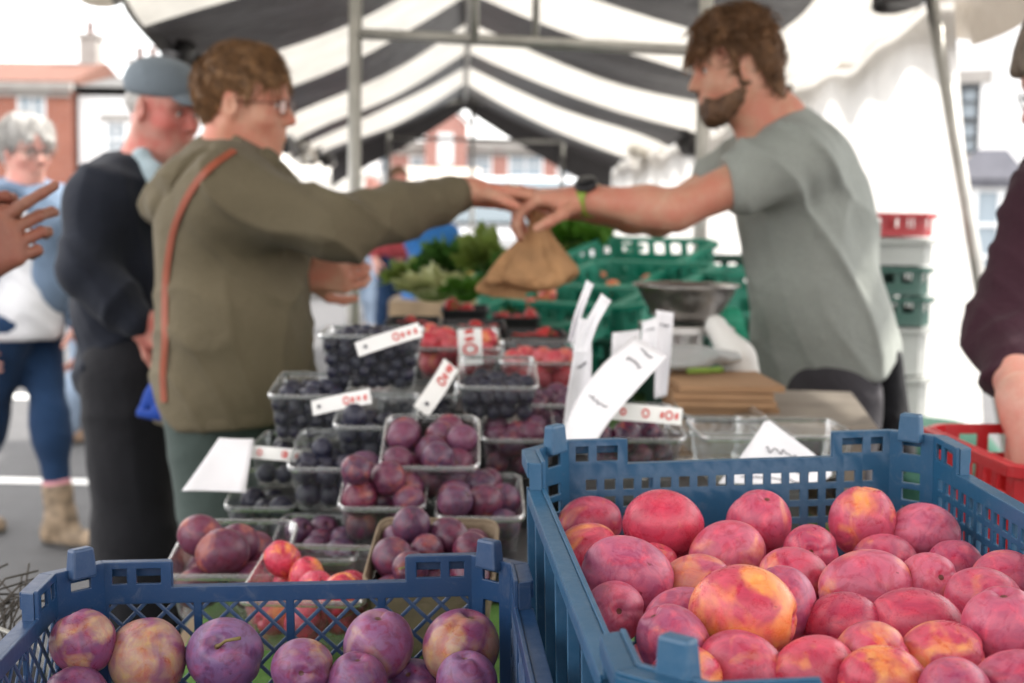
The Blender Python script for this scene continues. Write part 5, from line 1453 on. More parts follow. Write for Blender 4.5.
top = [el(V_(787,192,3.02), (.122,.185,.165), .08, RT), el(V_(808,280,3.02), (.122,.172,.18), .08, RT), el(V_(832,340,3.02), (.128,.165,.15), .06, RT),
       rc(V_(838,330,2.95), V_(852,440,2.95), .098, .105, .06), rc(V_(838,330,3.09), V_(852,440,3.09), .098, .105, .06), rc(V_(815,350,2.98), V_(815,420,2.98), .05, .06, .06),
       rc(sh_n+v3((.02,.05,0)), sh_f+v3((.02,-.05,0)), .076, .076, .05), rc(nb+v3((.02,0,-.01)), V_(800,190,3.03), .062, .12, .06),
       rc(sh_n, slv, .078, .072, .04), rc(sh_f, slv2, .078, .072, .04), rc(V_(822,158,3.0), V_(858,300,3.0), .05, .05, .08), rc(V_(850,325,2.98), V_(878,338,3.0), .065, .045, .05),
       rc(V_(752,205,2.98), V_(792,370,2.96), .022, .05, .06),
       el(V_(750,111,3.03), (.064,.066,.05), .015, op='sub'), el(slv+(elb-sh_n)*.24, (.035,.07,.07), .01, op='sub'),
       pl(V_(838,370,3.0), (.34,0,-1), .006)]
sdf_obj('t_shirt', top, .0055, GREYT, s_, folds(.013, 15, 21, (.85,.1,.45), 26))
TROU = fabric('charcoal_trousers', (.062,.058,.066))
sdf_obj('trousers', legs((hipn+v3((0,0,.08)), hipf+v3((0,0,.08))), ((hipn[0]-.02,hipn[1],kz),(hipf[0]+.03,hipf[1],kz)), ((hipn[0]+.02,hipn[1],.10),(hipf[0]+.08,hipf[1],.10)), (.100,.085,.065), .08), .008, TROU, s_, folds(.005, 12, 31))
sdf_obj('waist_apron', [rc(V_(884,352,2.96), V_(892,440,2.96), .040, .055, .03), rc(V_(884,352,3.1), V_(892,440,3.1), .040, .055, .05)], .008, BLACKC, s_, folds(.004, 16, 3))
for a in ((hipn[0]+.02,hipn[1],.1),(hipf[0]+.08,hipf[1],.1)): shoe(s_, a, PI, mat('grey_shoe', (.12,.12,.12), .7))
# watch with lime strap
wd = (wr-elb)/np.linalg.norm(wr-elb); wc = wr-wd*.012
b = MB(); Rm = Matrix([wd, (0,0,1), Vector(wd).cross(Vector((0,0,1)))]).transposed(); ring = []
u1 = v3(np.cross(wd, (0,0,1))); u1 /= np.linalg.norm(u1); u2 = np.cross(u1, wd); u2 = -u2 if u2[2] < 0 else u2
V = []; Fc = []; n = 28
for rr0, hw in ((.0355,.010),(.0385,.010)):
    for sd in (-1,1):
        for k in range(n):
            a = 2*PI*k/n; V.append(wc+wd*hw*sd+u1*math.cos(a)*rr0*1.12+u2*math.sin(a)*rr0*.92)
for k in range(n):
    j = (k+1)%n; Fc += [(k,j,n+j,n+k),(2*n+k,3*n+k,3*n+j,2*n+j),(k,2*n+k,2*n+j,j),(n+k,n+j,3*n+j,3*n+k)]
wt = thing('wristwatch', 'black wristwatch on a lime green strap worn by the stallholder', 'watch', wc)
obj('strap', V, Fc, mat('lime_strap', (.26,.38,.04), .5, .08), wt)
b = MB(); b.lathe((0,0,0), [(0,.0),(.021,0),(.024,.004),(.023,.012),(.018,.014),(0,.014)], 24)
ud_ = u2*.80+(u1 if u1[1] < 0 else -u1)*.60; ux_ = np.cross(wd, ud_); Rw = Matrix([Vector(ux_), Vector(wd), Vector(ud_)]).transposed(); Rw = Rw if Rw.determinant() > 0 else Matrix([-Vector(ux_), Vector(wd), Vector(ud_)]).transposed()
b.v = [tuple(Rw @ Vector(p)+Vector(wc+ud_*.0315)) for p in b.v]; b.build('case', mat('watch_black', (.015,.015,.017), .3), wt)
# paper bag held between them
BAGM = mat('kraft_paper', (.52,.29,.135), .8, .25, 14, 1.0, 34, bdist=.014)
bc = V_(528,252,2.93); sc_ = 2.93/F_PX
V = []; Fc = []; n = 48
prof = [(210,11,.7),(217,9,.9),(225,9,.95),(233,13,.85),(243,20,.72),(254,29,.6),(264,38,.54),(273,46,.50),(280,50,.46),(285,46,.40),(288,30,.3),(289,0.5,.3)]
for yy, hw, dp in prof:
    cx = 536-(yy-218)*.15; c0 = V_(cx, yy, 2.93); e = max(0, (yy-218)/66)
    for k in range(n):
        a = 2*PI*k/n; cr = 1+.10*math.sin(a*5+e*5)*(1 if yy < 275 else .3)+.08*math.sin(a*9-e*8)+.16*abs(math.sin(a*6+1))*(1-e)+.05*math.sin(a*14+e*20)
        sup = abs(math.cos(a))**.75*math.copysign(1, math.cos(a))
        V.append(c0+v3((sup*hw*sc_*cr, math.sin(a)*hw*sc_*dp*cr, (.010*math.sin(a*3+2)*e+ (.010*math.cos(a) if yy > 255 else 0)))))
for i in range(len(prof)-1):
    for k in range(n): Fc.append((i*n+k, (i+1)*n+k, (i+1)*n+(k+1)%n, i*n+(k+1)%n))
o = obj('paper_bag', V, Fc, BAGM, None, True); tag(o, 'brown paper bag with a twisted neck handed across the table', 'paper bag')
sb = o.modifiers.new('s', 'SUBSURF'); sb.levels = 1; sb.render_levels = 1
# coins / note in the hands
b = MB(); b.lathe((0,0,0), [(0,0),(.0115,0),(.0122,.0008),(.0115,.0018),(0,.0018)], 20)
for (x, y, dd, rx) in ((489,197,2.86,.9),(508,187,2.95,.5)):
    m_ = Matrix.Rotation(rx, 3, 'X'); p = Vector(V_(x,y,dd))
    o = obj('coin', [m_ @ Vector(q)+p for q in b.v], b.f, mat('silver_coin', (.75,.74,.70), .25, .05, metal=1.0)); tag(o, 'silver coin nearest the camera in the paying hand' if x == 489 else 'silver coin passing between the two hands', 'coin')

# ----------------------------------------------------------------- 3 man in the flat cap
D = 3.45
g = thing('person', 'smiling older man in a grey cap and dark jacket behind the hoodie woman', 'person', (V_(130,400,D)[0], D, 0))
HM = (rotm(-30, 13, 0), V_(157,122,D), .90)
nb = V_(143,178,D+.02)
sh_n, sh_f = V_(96,214,D-.15), V_(163,206,D+.17)
elb, wr = V_(84,282,D-.22), V_(138,333,D-.24)
body = head(HM, jaw=1.05)+neck(HM, nb, .054, .062)
body += [rc(nb, V_(130,260,D), .06, .1, .06), rc(V_(130,260,D), V_(135,380,D), .1, .11, .06)]
body += arm(sh_n, elb, wr)+hand(wr, (.75,-.1,-.35), (.3,1,-.2), 1, (.5,.55,.6,.6), .3, .02, .98)
hipn, hipf = V_(128,385,D-.10), V_(150,385,D+.12)
kn = ((hipn[0]+.01,hipn[1],.48),(hipf[0]+.01,hipf[1],.48)); an = ((hipn[0]+.02,hipn[1],.09),(hipf[0],hipf[1],.09))
body += legs((hipn,hipf), kn, an)
sdf_obj('body', body, .0048, SK_G, g)
eyes(HM, g); WH = hairmat('white_hair', (.30,.28,.26), (.62,.60,.57)); brows(HM, g, WH, .004)
sdf_obj('hair', [el((-.03,0,.02), (.082,.079,.062), .03, M=HM), el((.09,0,-.03), (.075,.14,.10), .012, op='sub', M=HM), el((-.004,-.085,-.004), (.024,.030,.034), .010, op='sub', M=HM), el((-.004,.085,-.004), (.024,.030,.034), .01, op='sub', M=HM), pl((0,0,-.045), (.2,0,-1), .02, M=HM)], .005, WH, g, strands(.002, HM[1]))
CAPM = fabric('grey_cap_cloth', (.19,.225,.255), .08)
cp = [el((-.014,0,.078), (.112,.094,.068), .03, M=HM), el((-.014,0,.062), (.110,.092,.058), .02, M=HM), pl((0,0,.038), (.12,0,-1), .008, M=HM)]
sdf_obj('cap', cp, .005, CAPM, g, folds(.002, 22, 3))
pk = [el((.105,0,.038), (.062,.072,.030), .01, M=HM), el((.100,0,.026), (.070,.08,.030), .008, op='sub', M=HM)]
sdf_obj('cap_peak', pk, .0035, CAPM, g)
JACK = fabric('navy_jacket', (.017,.020,.030))
top = [el(V_(126,242,D), (.125,.20,.18), .09), el(V_(130,320,D), (.14,.195,.20), .09), el(V_(135,385,D), (.14,.19,.10), .05), rc(sh_n, sh_f, .085, .082, .07),
       rc(sh_n, elb, .078, .066, .04), rc(elb, elb+(wr-elb)*.5, .066, .060, .03), rc(elb+(wr-elb)*.5, wr-(wr-elb)*.06, .060, .050, .03), rc(V_(118,182,D-.08), V_(160,188,D-.05), .035, .03, .05),
       el(V_(150,150,D), (.062,.066,.07), .02, op='sub'), pl(V_(135,420,D), (0,0,-1), .01)]
sdf_obj('jacket', top, .007, JACK, g, folds(.014, 16, 41, (.5,.2,.7), 30))
sdf_obj('shirt_collar', [rc(V_(137,168,D-.075), V_(163,210,D-.14), .020, .022, .02), rc(V_(137,168,D-.075), V_(142,166,D+.06), .02, .02, .02), rc(V_(150,182,D-.10), V_(170,228,D-.12), .022, .028, .03)], .006, fabric('pale_blue_shirt', (.42,.52,.56)), g, folds(.003, 20, 6))
sdf_obj('trousers', legs((hipn,hipf), kn, an, (.115,.088,.072), .06), .008, BLACKC, g, folds(.005, 10, 44))
for a in an: shoe(g, a, -.2, mat('black_shoe', (.02,.02,.02), .5))

# ----------------------------------------------------------------- 4 grey-haired woman walking
D = 5.27
l = thing('person', 'grey-haired woman in glasses, denim jacket and jeans walking along the road', 'person', (V_(30,400,D)[0], D, 0))
HM = (rotm(-40, 8, 0), V_(21,166,D), .93)
nb = V_(20,200,D)
sh_n, sh_f = V_(-12,222,D-.12), V_(58,218,D+.14)
elb, wr = V_(-32,290,D-.12), V_(-34,350,D-.18); elb2, wr2 = V_(68,285,D+.14), V_(78,338,D+.06)
body = head(HM)+neck(HM, nb)+[rc(nb, V_(22,260,D), .055, .07, .04), rc(V_(22,260,D), V_(25,330,D), .07, .08, .04)]
body += arm(sh_n, elb, wr)+arm(sh_f, elb2, wr2)+hand(wr, (.5,-.3,-.6), (.6,.6,0), 1, (.4,.4,.4,.5))+hand(wr2, (.2,-.3,-1), (-1,0,0), 1, (.5,.5,.5,.5))
hipn, hipf = V_(12,340,D-.08), V_(40,340,D+.10)
kn = (V_(-8,430,D+.05), V_(52,430,D)); an = (np.array([V_(-30,520,D+.2)[0], D+.22, .10]), np.array([V_(66,530,D-.02)[0], D-.02, .10]))
lg_ = []
body = [q_ for q_ in body if q_ not in lg_]; body += legs((hipn,hipf), kn, an, (.055,.040,.034))
sdf_obj('body', body, .0055, SK_L, l)
eyes(HM, l); GH = hairmat('grey_hair', (.20,.19,.18), (.60,.58,.55)); brows(HM, l, GH, .003)
hp = [el((-.020,0,.062), (.110,.096,.094), .03, M=HM), el((-.052,0,.010), (.070,.084,.090), .03, M=HM), rc((.02,-.05,.11), (.082,-.04,.06), .03, .018, .02, M=HM), rc((.03,0,.12), (.095,.02,.062), .03, .015, .02, M=HM), rc((.02,.05,.11), (.08,.055,.05), .03, .016, .02, M=HM),
      el((.112,0,-.04), (.080,.14,.088), .014, op='sub', M=HM), el((-.0,-.095,-.012), (.026,.030,.030), .012, op='sub', M=HM), el((-.0,.095,-.012), (.026,.030,.03), .012, op='sub', M=HM), pl((0,0,-.075), (.25,0,-1), .02, M=HM)]
hair_obj('hair', hp, .0045, GH, l, HM, strands(.0025, HM[1], (.3,.8,.4), 34, 3), 1500, (.4,0,-.8), .04, .0013, .3, 4, .35)
glasses(HM, l, mat('dark_spectacle_frame', (.03,.03,.035), .35), .025, .018, .002)
LDEN = fabric('light_denim', (.15,.21,.30), .25)
core = [el(V_(20,240,D), (.115,.10,.17), .08), el(V_(22,300,D), (.115,.10,.16), .08), rc(V_(18,325,D-.04), V_(20,345,D-.04), .115, .12, .06), rc(V_(34,330,D+.04), V_(34,345,D+.04), .11, .115, .06), el(V_(20,186,D), (.06,.06,.05), .02, op='sub'), pl(V_(25,352,D), (0,0,-1), .01)]
sdf_obj('white_top', core, .008, fabric('white_cotton', (.66,.66,.68), .05), l, folds(.006, 12, 51))
jk = [el(V_(20,235,D+.02), (.165,.13,.18), .08), el(V_(24,300,D+.02), (.165,.13,.18), .08), rc(sh_n, sh_f, .075, .075, .06), rc(sh_n, elb, .07, .06, .04), rc(elb, wr, .06, .045, .03), rc(sh_f, elb2, .07, .06, .04), rc(elb2, wr2, .06, .047, .03),
      el(V_(6,275,D-.17), (.075,.12,.34), .02, op='sub'), el(V_(20,186,D), (.07,.08,.05), .02, op='sub'), pl(V_(25,342,D), (0,0,-1), .01)]
sdf_obj('denim_jacket', jk, .008, LDEN, l, folds(.006, 14, 55))
sdf_obj('jeans', legs((hipn,hipf), kn, [kn_+(a_-kn_)*.68 for kn_, a_ in zip(kn, an)], (.084,.062,.050), .06), .008, DENIM, l, folds(.004, 13, 57))
BOOT = mat('tan_floral_boot', (.22,.16,.105), .7, .6, 26)
shoe(l, an[0], -.4, BOOT, .25, .12, 'boot', None, kn[0]); shoe(l, an[1], -.35, BOOT, .25, .12, 'boot', None, kn[1])
sdf_obj('pink_sock', [rc(an[1]+(kn[1]-an[1])*.29, an[1]+(kn[1]-an[1])*.34, .052, .054, .01)], .008, fabric('pink_sock_wool', (.55,.25,.28)), l)
hb = thing('handbag', 'navy handbag with pale clasp carried between the walking woman and the capped man', 'handbag', V_(100,405,4.7))
sdf_obj('pouch', [el(V_(92,378,4.7), (.06,.035,.085), .03), el(V_(110,372,4.72), (.04,.035,.10), .03)], .007, mat('navy_leather', (.03,.05,.10), .45, .15, 20, .2), hb)
b = MB(); b.tube([V_(84,355,4.7), V_(90,338,4.7), V_(104,335,4.7), V_(113,350,4.72)], .007, 8); b.build('handle', mat('navy_leather', (.03,.05,.1)), hb)
b = MB(); b.box(V_(91,372,4.655), (.02,.012,.05)); b.box(V_(83,400,4.655), (.018,.012,.04)); b.build('clasp', STEEL, hb)

# ----------------------------------------------------------------- 5 person at the left edge, only the hands in view
D = 2.0
e_ = thing('person', 'person outside the left edge, only two clasped tanned hands in view', 'person', (V_(-190,400,D)[0], D, 0))
HM = (rotm(-20, 8, 0), V_(-190,20,D), 1.0); nb = V_(-190,85,D)
sh_n, sh_f = V_(-205,140,D-.16), V_(-185,140,D+.18)
elb, wr = V_(-160,345,D-.10), V_(-42,285,D-.02); elb2, wr2 = V_(-150,330,D+.20), V_(-52,262,D+.06)
body = head(HM)+neck(HM, nb)+[rc(nb, V_(-200,240,D), .07, .1, .06), rc(V_(-200,240,D), V_(-200,420,D), .1, .11, .06)]
body += arm(sh_n, elb, wr, (.045,.038,.028))+arm(sh_f, elb2, wr2, (.045,.038,.028))
body += hand(wr, (.80,.05,.50), (-.15,1,-.1), -1, (.10,.62,.80,.95), .3, .02, .95)
body += hand(wr2, (.85,-.10,.30), (-.1,-1,.1), 1, (.75,.85,.9,.95), .4, .01, .95)
hipn, hipf = V_(-200,480,D-.1), V_(-200,480,D+.1)
kn = ((hipn[0],hipn[1],.48),(hipf[0],hipf[1],.48)); an = ((hipn[0],hipn[1],.09),(hipf[0],hipf[1],.09))
body += legs((hipn,hipf), kn, an)
sdf_obj('body', body, .0042, SK_D, e_)
eyes(HM, e_); brows(HM, e_, BEARDH)
sdf_obj('hair', [el((-.02,0,.06), (.106,.09,.09), .03, M=HM), el((.11,0,-.03), (.082,.14,.09), .014, op='sub', M=HM), pl((0,0,-.05), (.2,0,-1), .02, M=HM)], .006, BEARDH, e_)
sdf_obj('sweater', [el(V_(-200,200,D), (.14,.2,.2), .08), el(V_(-200,330,D), (.14,.19,.2), .08), el(V_(-200,430,D), (.145,.19,.12), .06), rc(sh_n, sh_f, .085, .085, .06), rc(sh_n, elb, .075, .062, .04), rc(elb, elb+(wr-elb)*.55, .062, .052, .03), rc(sh_f, elb2, .075, .062, .04), rc(elb2, elb2+(wr2-elb2)*.55, .062, .052, .03), el(V_(-190,78,D), (.065,.065,.05), .02, op='sub')], .008, JACK, e_, folds(.006, 12, 61))
sdf_obj('trousers', legs((hipn,hipf), kn, an, (.115,.088,.072), .06), .009, BLACKC, e_)
for a in an: shoe(e_, a, 0, mat('black_shoe', (.02,.02,.02), .5))

# ----------------------------------------------------------------- 6 person at the right edge in a plum sweater
D = 2.35
r_ = thing('person', 'person in a plum-coloured sweater leaning in at the right edge of the photo', 'person', (V_(1110,400,D)[0], D, 0))
HM = (rotm(180-6, 24, 0), V_(1079,66,D+.05), .96); nb = V_(1092,118,D+.05)
sh_n, sh_f = V_(1062,190,D-.16), V_(1080,185,D+.2)
elb, wr = V_(1008,318,D-.20), V_(1026,392,D-.42); elb2, wr2 = V_(1080,320,D+.25), V_(1085,400,D-.05)
body = head(HM)+neck(HM, nb)+[rc(nb, V_(1110,260,D), .07, .1, .06), rc(V_(1110,260,D), V_(1120,420,D), .1, .11, .06)]
body += arm(sh_n, elb, wr, (.045,.040,.030))+arm(sh_f, elb2, wr2, (.045,.038,.028))
body += hand(wr, (.05,-.55,-.75), (.9,.3,-.2), 1, (.5,.5,.55,.6), .3, .04)+hand(wr2, (-.3,-.5,-.6), (-.3,.3,-1), 1, (.4,.4,.4,.5))
hipn, hipf = V_(1120,470,D-.1), V_(1125,470,D+.12)
kn = ((hipn[0],hipn[1],.48),(hipf[0],hipf[1],.48)); an = ((hipn[0],hipn[1],.09),(hipf[0],hipf[1],.09))
body += legs((hipn,hipf), kn, an)
sdf_obj('body', body, .0044, SK_R, r_)
eyes(HM, r_); brows(HM, r_, GH); 
sdf_obj('hair', [el((-.02,0,.062), (.112,.094,.094), .03, M=HM), el((-.05,0,.01), (.07,.084,.09), .03, M=HM), rc((.02,.05,.11), (.088,.04,.062), .03, .018, .02, M=HM), rc((.03,0,.12), (.100,.0,.064), .03, .018, .02, M=HM), el((.118,0,-.04), (.080,.14,.088), .014, op='sub', M=HM), pl((0,0,-.07), (.25,0,-1), .02, M=HM)], .005, hairmat('greying_brown_hair', (.06,.045,.035), (.28,.22,.17)), r_, strands(.003, HM[1], (.3,.8,.4), 34, 8))
glasses(HM, r_, mat('dark_spectacle_frame', (.03,.03,.035), .35))
MAR = fabric('plum_sweater', (.045,.016,.026))
sdf_obj('sweater', [el(V_(1105,215,D), (.15,.2,.2), .08), el(V_(1115,330,D), (.15,.2,.2), .08), el(V_(1120,430,D), (.155,.2,.12), .06), rc(sh_n, sh_f, .088, .088, .06), rc(sh_n, elb, .082, .070, .04), rc(elb, elb+(wr-elb)*.5, .066, .052, .03), rc(sh_f, elb2, .08, .065, .04), rc(elb2, elb2+(wr2-elb2)*.6, .062, .05, .03), el(V_(1085,112,D+.05), (.065,.065,.05), .02, op='sub')], .007, MAR, r_, folds(.013, 20, 71, (.2,.1,1), 30))
sdf_obj('trousers', legs((hipn,hipf), kn, an, (.118,.088,.07), .06), .009, BLACKC, r_)
for a in an: shoe(r_, a, PI, mat('black_shoe', (.02,.02,.02), .5))

# ----------------------------------------------------------------- passers-by far behind
def passer(label, x, D, top, trou, hair, sk, yaw=0, seed=0, htop=1.68):
    X = P(x, 300, D).x; s = htop/1.70
    o = thing('person', label, 'person', (X, D, 0), 0, 'passers-by beyond the stall')
    Rz = np.array(Matrix.Rotation(yaw, 3, 'Z'))
    def T(p): return Rz@(v3(p)*s)+v3((X, D, 0))
    HM = (rotm(math.degrees(yaw), 5, 0), T((.03,0,1.575)), s)
    nb = T((0,0,1.43)); shs = [T((0,y*.17,1.36)) for y in (-1,1)]; els = [T((-.04,y*.22,1.08)) for y in (-1,1)]; wrs = [T((.10,y*.23,.88)) for y in (-1,1)]
    hips = [T((0,y*.09,.9)) for y in (-1,1)]; kn = [T((.06+.08*y,y*.09,.49)) for y in (-1,1)]; an = [T((.16*y,y*.09,.09)) for y in (-1,1)]
    q = head(HM)+neck(HM, nb)+[rc(nb, T((0,0,1.1)), .06, .1, .06), rc(T((0,0,1.1)), T((0,0,.92)), .1, .11, .06)]
    for a, e, w_ in zip(shs, els, wrs): q += arm(a, e, w_)
    for k, w_ in enumerate(wrs): q += hand(w_, Rz@v3((.4,0,-.9)), Rz@v3((0,-1 if k else 1,0)), 1 if k else -1, (.4,.4,.5,.5))
    q += legs(hips, kn, an)
    sdf_obj('body', q, .0085, sk, o)
    sdf_obj('hair', [el((-.02,0,.06), (.106,.09,.09), .03, M=HM), el((.11,0,-.03), (.082,.14,.09), .014, op='sub', M=HM), pl((0,0,-.06), (.2,0,-1), .02, M=HM)], .009, hair, o)
    tp = [rc(T((0,-.06,1.3)), T((0,.06,1.3)), .14, .14, .08), rc(T((0,-.05,1.0)), T((0,.05,1.0)), .15, .15, .08), rc(shs[0], shs[1], .08, .08, .06)]
    for a, e, w_ in zip(shs, els, wrs): tp += [rc(a, e, .072, .06, .04), rc(e, w_+(e-w_)*.15, .06, .045, .03)]
    tp += [pl(T((0,0,.90)), (0,0,-1), .01)]
    sdf_obj('jacket', tp, .012, top, o, folds(.005, 12, seed))
    sdf_obj('trousers', legs(hips, kn, an, (.11,.08,.062), .06), .012, trou, o)
    for a in an: shoe(o, a, yaw, mat('tan_shoe', (.22,.14,.09), .6))
passer('passer-by in pale jeans striding behind the grey-haired woman', 88, 7.6, JACK, fabric('pale_jeans', (.25,.32,.42)), BEARDH, SK_L, .2, 81, 1.28)
passer('far passer-by in a red coat left of the vegetables', 396, 12.0, fabric('red_coat', (.30,.05,.06)), DENIM, BEARDH, SK_L, -1.2, 82, 1.6)
passer('far passer-by in a white shirt behind the near stall post', 372, 14.5, fabric('white_cotton', (.66,.66,.68), .05), fabric('pale_jeans', (.25,.32,.42)), GH, SK_L, -1.9, 83, 1.62)
passer('far passer-by in a dark jacket near the striped roof end', 420, 15.2, JACK, BLACKC, GH, SK_L, 2.9, 84, 1.58)
# ================================================================= things on and behind the table
# vegetables at the back of the table
def leaves(n, c, r, sq, sl, seed, up=.6, wob=.35):
    q = random.Random(seed); V = []; Fc = []
    for k in range(n):
        d = Vector((q.gauss(0,1), q.gauss(0,1), abs(q.gauss(0,1))*up+.1)).normalized()
        p = Vector(c)+Vector((d.x*r*sq[0], d.y*r*sq[1], d.z*r*sq[2]))*q.uniform(.25,1.0)
        a = (d+Vector((q.uniform(-wob,wob), q.uniform(-wob,wob), q.uniform(-wob,wob)))).normalized(); t = a.cross(Vector((q.random(), q.random(), q.random()))).normalized(); nn = t.cross(a)
        L = sl*q.uniform(.6,1.3); w = L*q.uniform(.25,.5); n0 = len(V); cu = q.uniform(-.3,.3)*L
        V += [p-t*w*.3, p+t*w*.3, p+a*L*.5+t*w+nn*cu*.5, p+a*L+nn*cu, p+a*L*.5-t*w+nn*cu*.5, p+a*L*.45+nn*(cu*.5-w*.25)]
        Fc += [(n0,n0+1,n0+5),(n0+1,n0+2,n0+5),(n0+2,n0+3,n0+5),(n0+3,n0+4,n0+5),(n0+4,n0,n0+5)]
    return V, Fc
def leafm(name, a, b):
    if name in MATS: return MATS[name]
    t = NT(name); c = t.coord(); n = t.noise(c, 30, 4)
    cc = t.ramp(n, [(.3,(*a,1)),(.7,(*b,1))]); p = t.bsdf(Base_Color=cc, Roughness=.5)
    tr = t.n('ShaderNodeBsdfTranslucent'); t.set(tr, 'Color', cc); mx = t.n('ShaderNodeMixShader'); mx.inputs[0].default_value = .25
    t.t.links.new(p.outputs[0], mx.inputs[1]); t.t.links.new(tr.outputs[0], mx.inputs[2]); MATS[name] = t.done(mx); return MATS[name]
G1 = leafm('dark_leaf', (.025,.085,.012), (.07,.17,.03)); G2 = leafm('bright_leaf', (.045,.145,.010), (.095,.22,.022)); G3 = leafm('pale_leaf', (.32,.36,.14), (.50,.50,.28)); G4 = leafm('yellow_green_leaf', (.11,.18,.025), (.23,.29,.07))
def veg(name, label, cat, x, y, D, r, sq, n, sl, m, seed, core=None, grp='vegetables at the back of the table'):
    c = P(x, y, D); o = thing(name, label, cat, c, 0, grp)
    V, Fc = leaves(n, c, r, sq, sl, seed); obj('leaf', V, Fc, m, o, True)
    if core:
        b = MB(); b.ball(c, r*.7, 16, 0, sq); b.build('heart', core, o)
    return o
veg('lettuce', 'dark green leafy lettuce behind the pale cabbage', 'lettuce', 447, 270, 4.2, .072, (1,1,.75), 260, .055, G1, 1, G1)
veg('cabbage', 'creamy white cabbage head at the back of the table', 'cabbage', 432, 294, 3.9, .075, (1.2,1,.55), 120, .05, G3, 2, G3)
veg('broccoli', 'bright green broccoli head right of the white cabbage', 'broccoli', 464, 294, 3.75, .055, (1,1,.7), 300, .022, G2, 3, G2)
veg('broccoli', 'smaller green broccoli head beside the leeks', 'broccoli', 484, 288, 3.9, .04, (1,1,.8), 200, .02, G2, 4, G2)
veg('lettuce', 'yellow green lettuce at the left back of the vegetables', 'lettuce', 412, 284, 4.3, .07, (1,1,.7), 160, .05, G4, 5, G4)
veg('herb_bunch', 'big bunch of green herbs above the green crates behind the paper bag', 'herbs', 572, 240, 4.5, .095, (1.15,1,.55), 420, .05, G2, 6, G4)
veg('leafy_celery', 'tall yellow green celery between lettuce and paper bag', 'celery', 481, 266, 4.0, .055, (.6,.8,1.3), 160, .06, G4, 7)
lk = thing('leek_bundle', 'bundle of leeks with white shanks and green tops under the paper bag', 'leeks', P(520,310,3.7))
b = MB(); q = random.Random(2)
for k in range(9):
    x = 504+k*3.6; a = P(x, 322+q.uniform(-3,3), 3.55); e = P(x-2+q.uniform(-2,2), 286+q.uniform(-4,4), 3.9); b.tube([a, a.lerp(e,.5), e], [.012,.011,.013], 8)
b.build('shank', G4, lk)
V, Fc = leaves(80, P(518,286,3.92), .07, (1,.6,.6), .08, 9); obj('leaf', V, Fc, G1, lk)
# black trays of strawberries
STRAW = mat('strawberry_skin', (.55,.03,.03), .35, .2, 60, .4, 220)
def straw_mesh(seed):
    b = MB(); b.lathe((0,0,0), [(0,-1.15),(.3,-1.0),(.62,-.55),(.85,0),(.92,.35),(.75,.62),(.35,.75),(0,.72)], 14, 0)
    for k in range(6):
        a = 2*PI*k/6; b.add([(0,0,.74),(.45*math.cos(a-.3),.45*math.sin(a-.3),.78),(.8*math.cos(a),.8*math.sin(a),.72),(.45*math.cos(a+.3),.45*math.sin(a+.3),.78)], [(0,1,2,3)], 1)
    me = raw_mesh('strawberry', b.v, b.f, np.array(b.sm), b.m); me.materials.append(STRAW); me.materials.append(G2); return me
SM = [straw_mesh(0)]
trays = [((385,438,326,2.95),'black tray of strawberries at the left end of the row of trays'),((440,505,328,2.75),'black tray of strawberries in the middle behind the white tag'),((506,568,336,2.72),'black tray of strawberries nearest the green crates'),((440,488,312,3.1),'black tray of strawberries in the far row'),((492,540,318,3.2),'black tray of strawberries in the far row under the leeks')]
for i, ((xl, xr, y, D), lab) in enumerate(trays):
    a = put(xl, xr, y, D, .075); a = (*a[:3], .17, a[4])
    o = punnet(lab, *a, 'black', 'black strawberry trays')
    side = ('leftmost','middle front','right front','far middle','far right')[i]
    fill_punnet(a[0]+Vector((0,0,.002)), a[1], a[2], a[3], a[4], 22, .019, 'strawberry', SM, 'red strawberry heaped in the %s black tray' % side, 'strawberry', 'strawberries in the %s tray' % side, cr_, seed=40+i)
    b = MB(); h = a[0].z-ZT
    if h > .02:
        rs = thing('display_riser', 'black riser under the %s strawberry tray' % side, 'riser', (a[0].x, a[0].y, ZT), 0, 'black display risers')
        b.box((0,0,h/2-.001), (a[2]*.78, a[3]*.78, h-.002)); b.build('body', BLACK, rs, local=True, bevel=.004)
        c = MB(); c.box((0,-a[3]*.39-.003, h/2), (a[2]*.5,.006,h*.5)); c.build('rib', BLACK, rs, local=True)
# steel scale pan on kitchen scales
sp = P(685, 320, 2.75)
sc = thing('weighing_scale', 'weighing scale with a deep steel bowl behind the upright white papers', 'scale', (sp.x, 2.75, ZT))
STB = mat('brushed_steel', (.52,.50,.48), .30, .12, 30, .05, 200, metal=.95)
zb = sp.z+.005; zr = P(685,280,2.75).z
b = MB(); b.box((0,0,.035), (.22,.20,.07)); b.box((0,-.104,.045), (.12,.01,.035)); b.build('base', mat('scale_body', (.20,.19,.175), .5, .1), sc, local=True, bevel=.006)
b = MB(); b.lathe((0,0,0), [(.035,.071),(.035,zb-ZT-.004)], 20); b.box((0,0,zb-ZT-.012), (.17,.15,.016)); b.build('pillar', STB, sc, local=True, bevel=.002)
b = MB(); h = zr-zb; z0 = zb-ZT
b.lathe((0,0,0), [(.0,z0),(.05,z0),(.068,z0+h*.25),(.088,z0+h*.7),(.098,z0+h),(.104,z0+h+.002),(.104,z0+h-.002),(.097,z0+h-.004),(.085,z0+h*.7),(.064,z0+h*.27),(.048,z0+.004),(0,z0+.004)], 40); b.build('bowl', STB, sc, local=True)
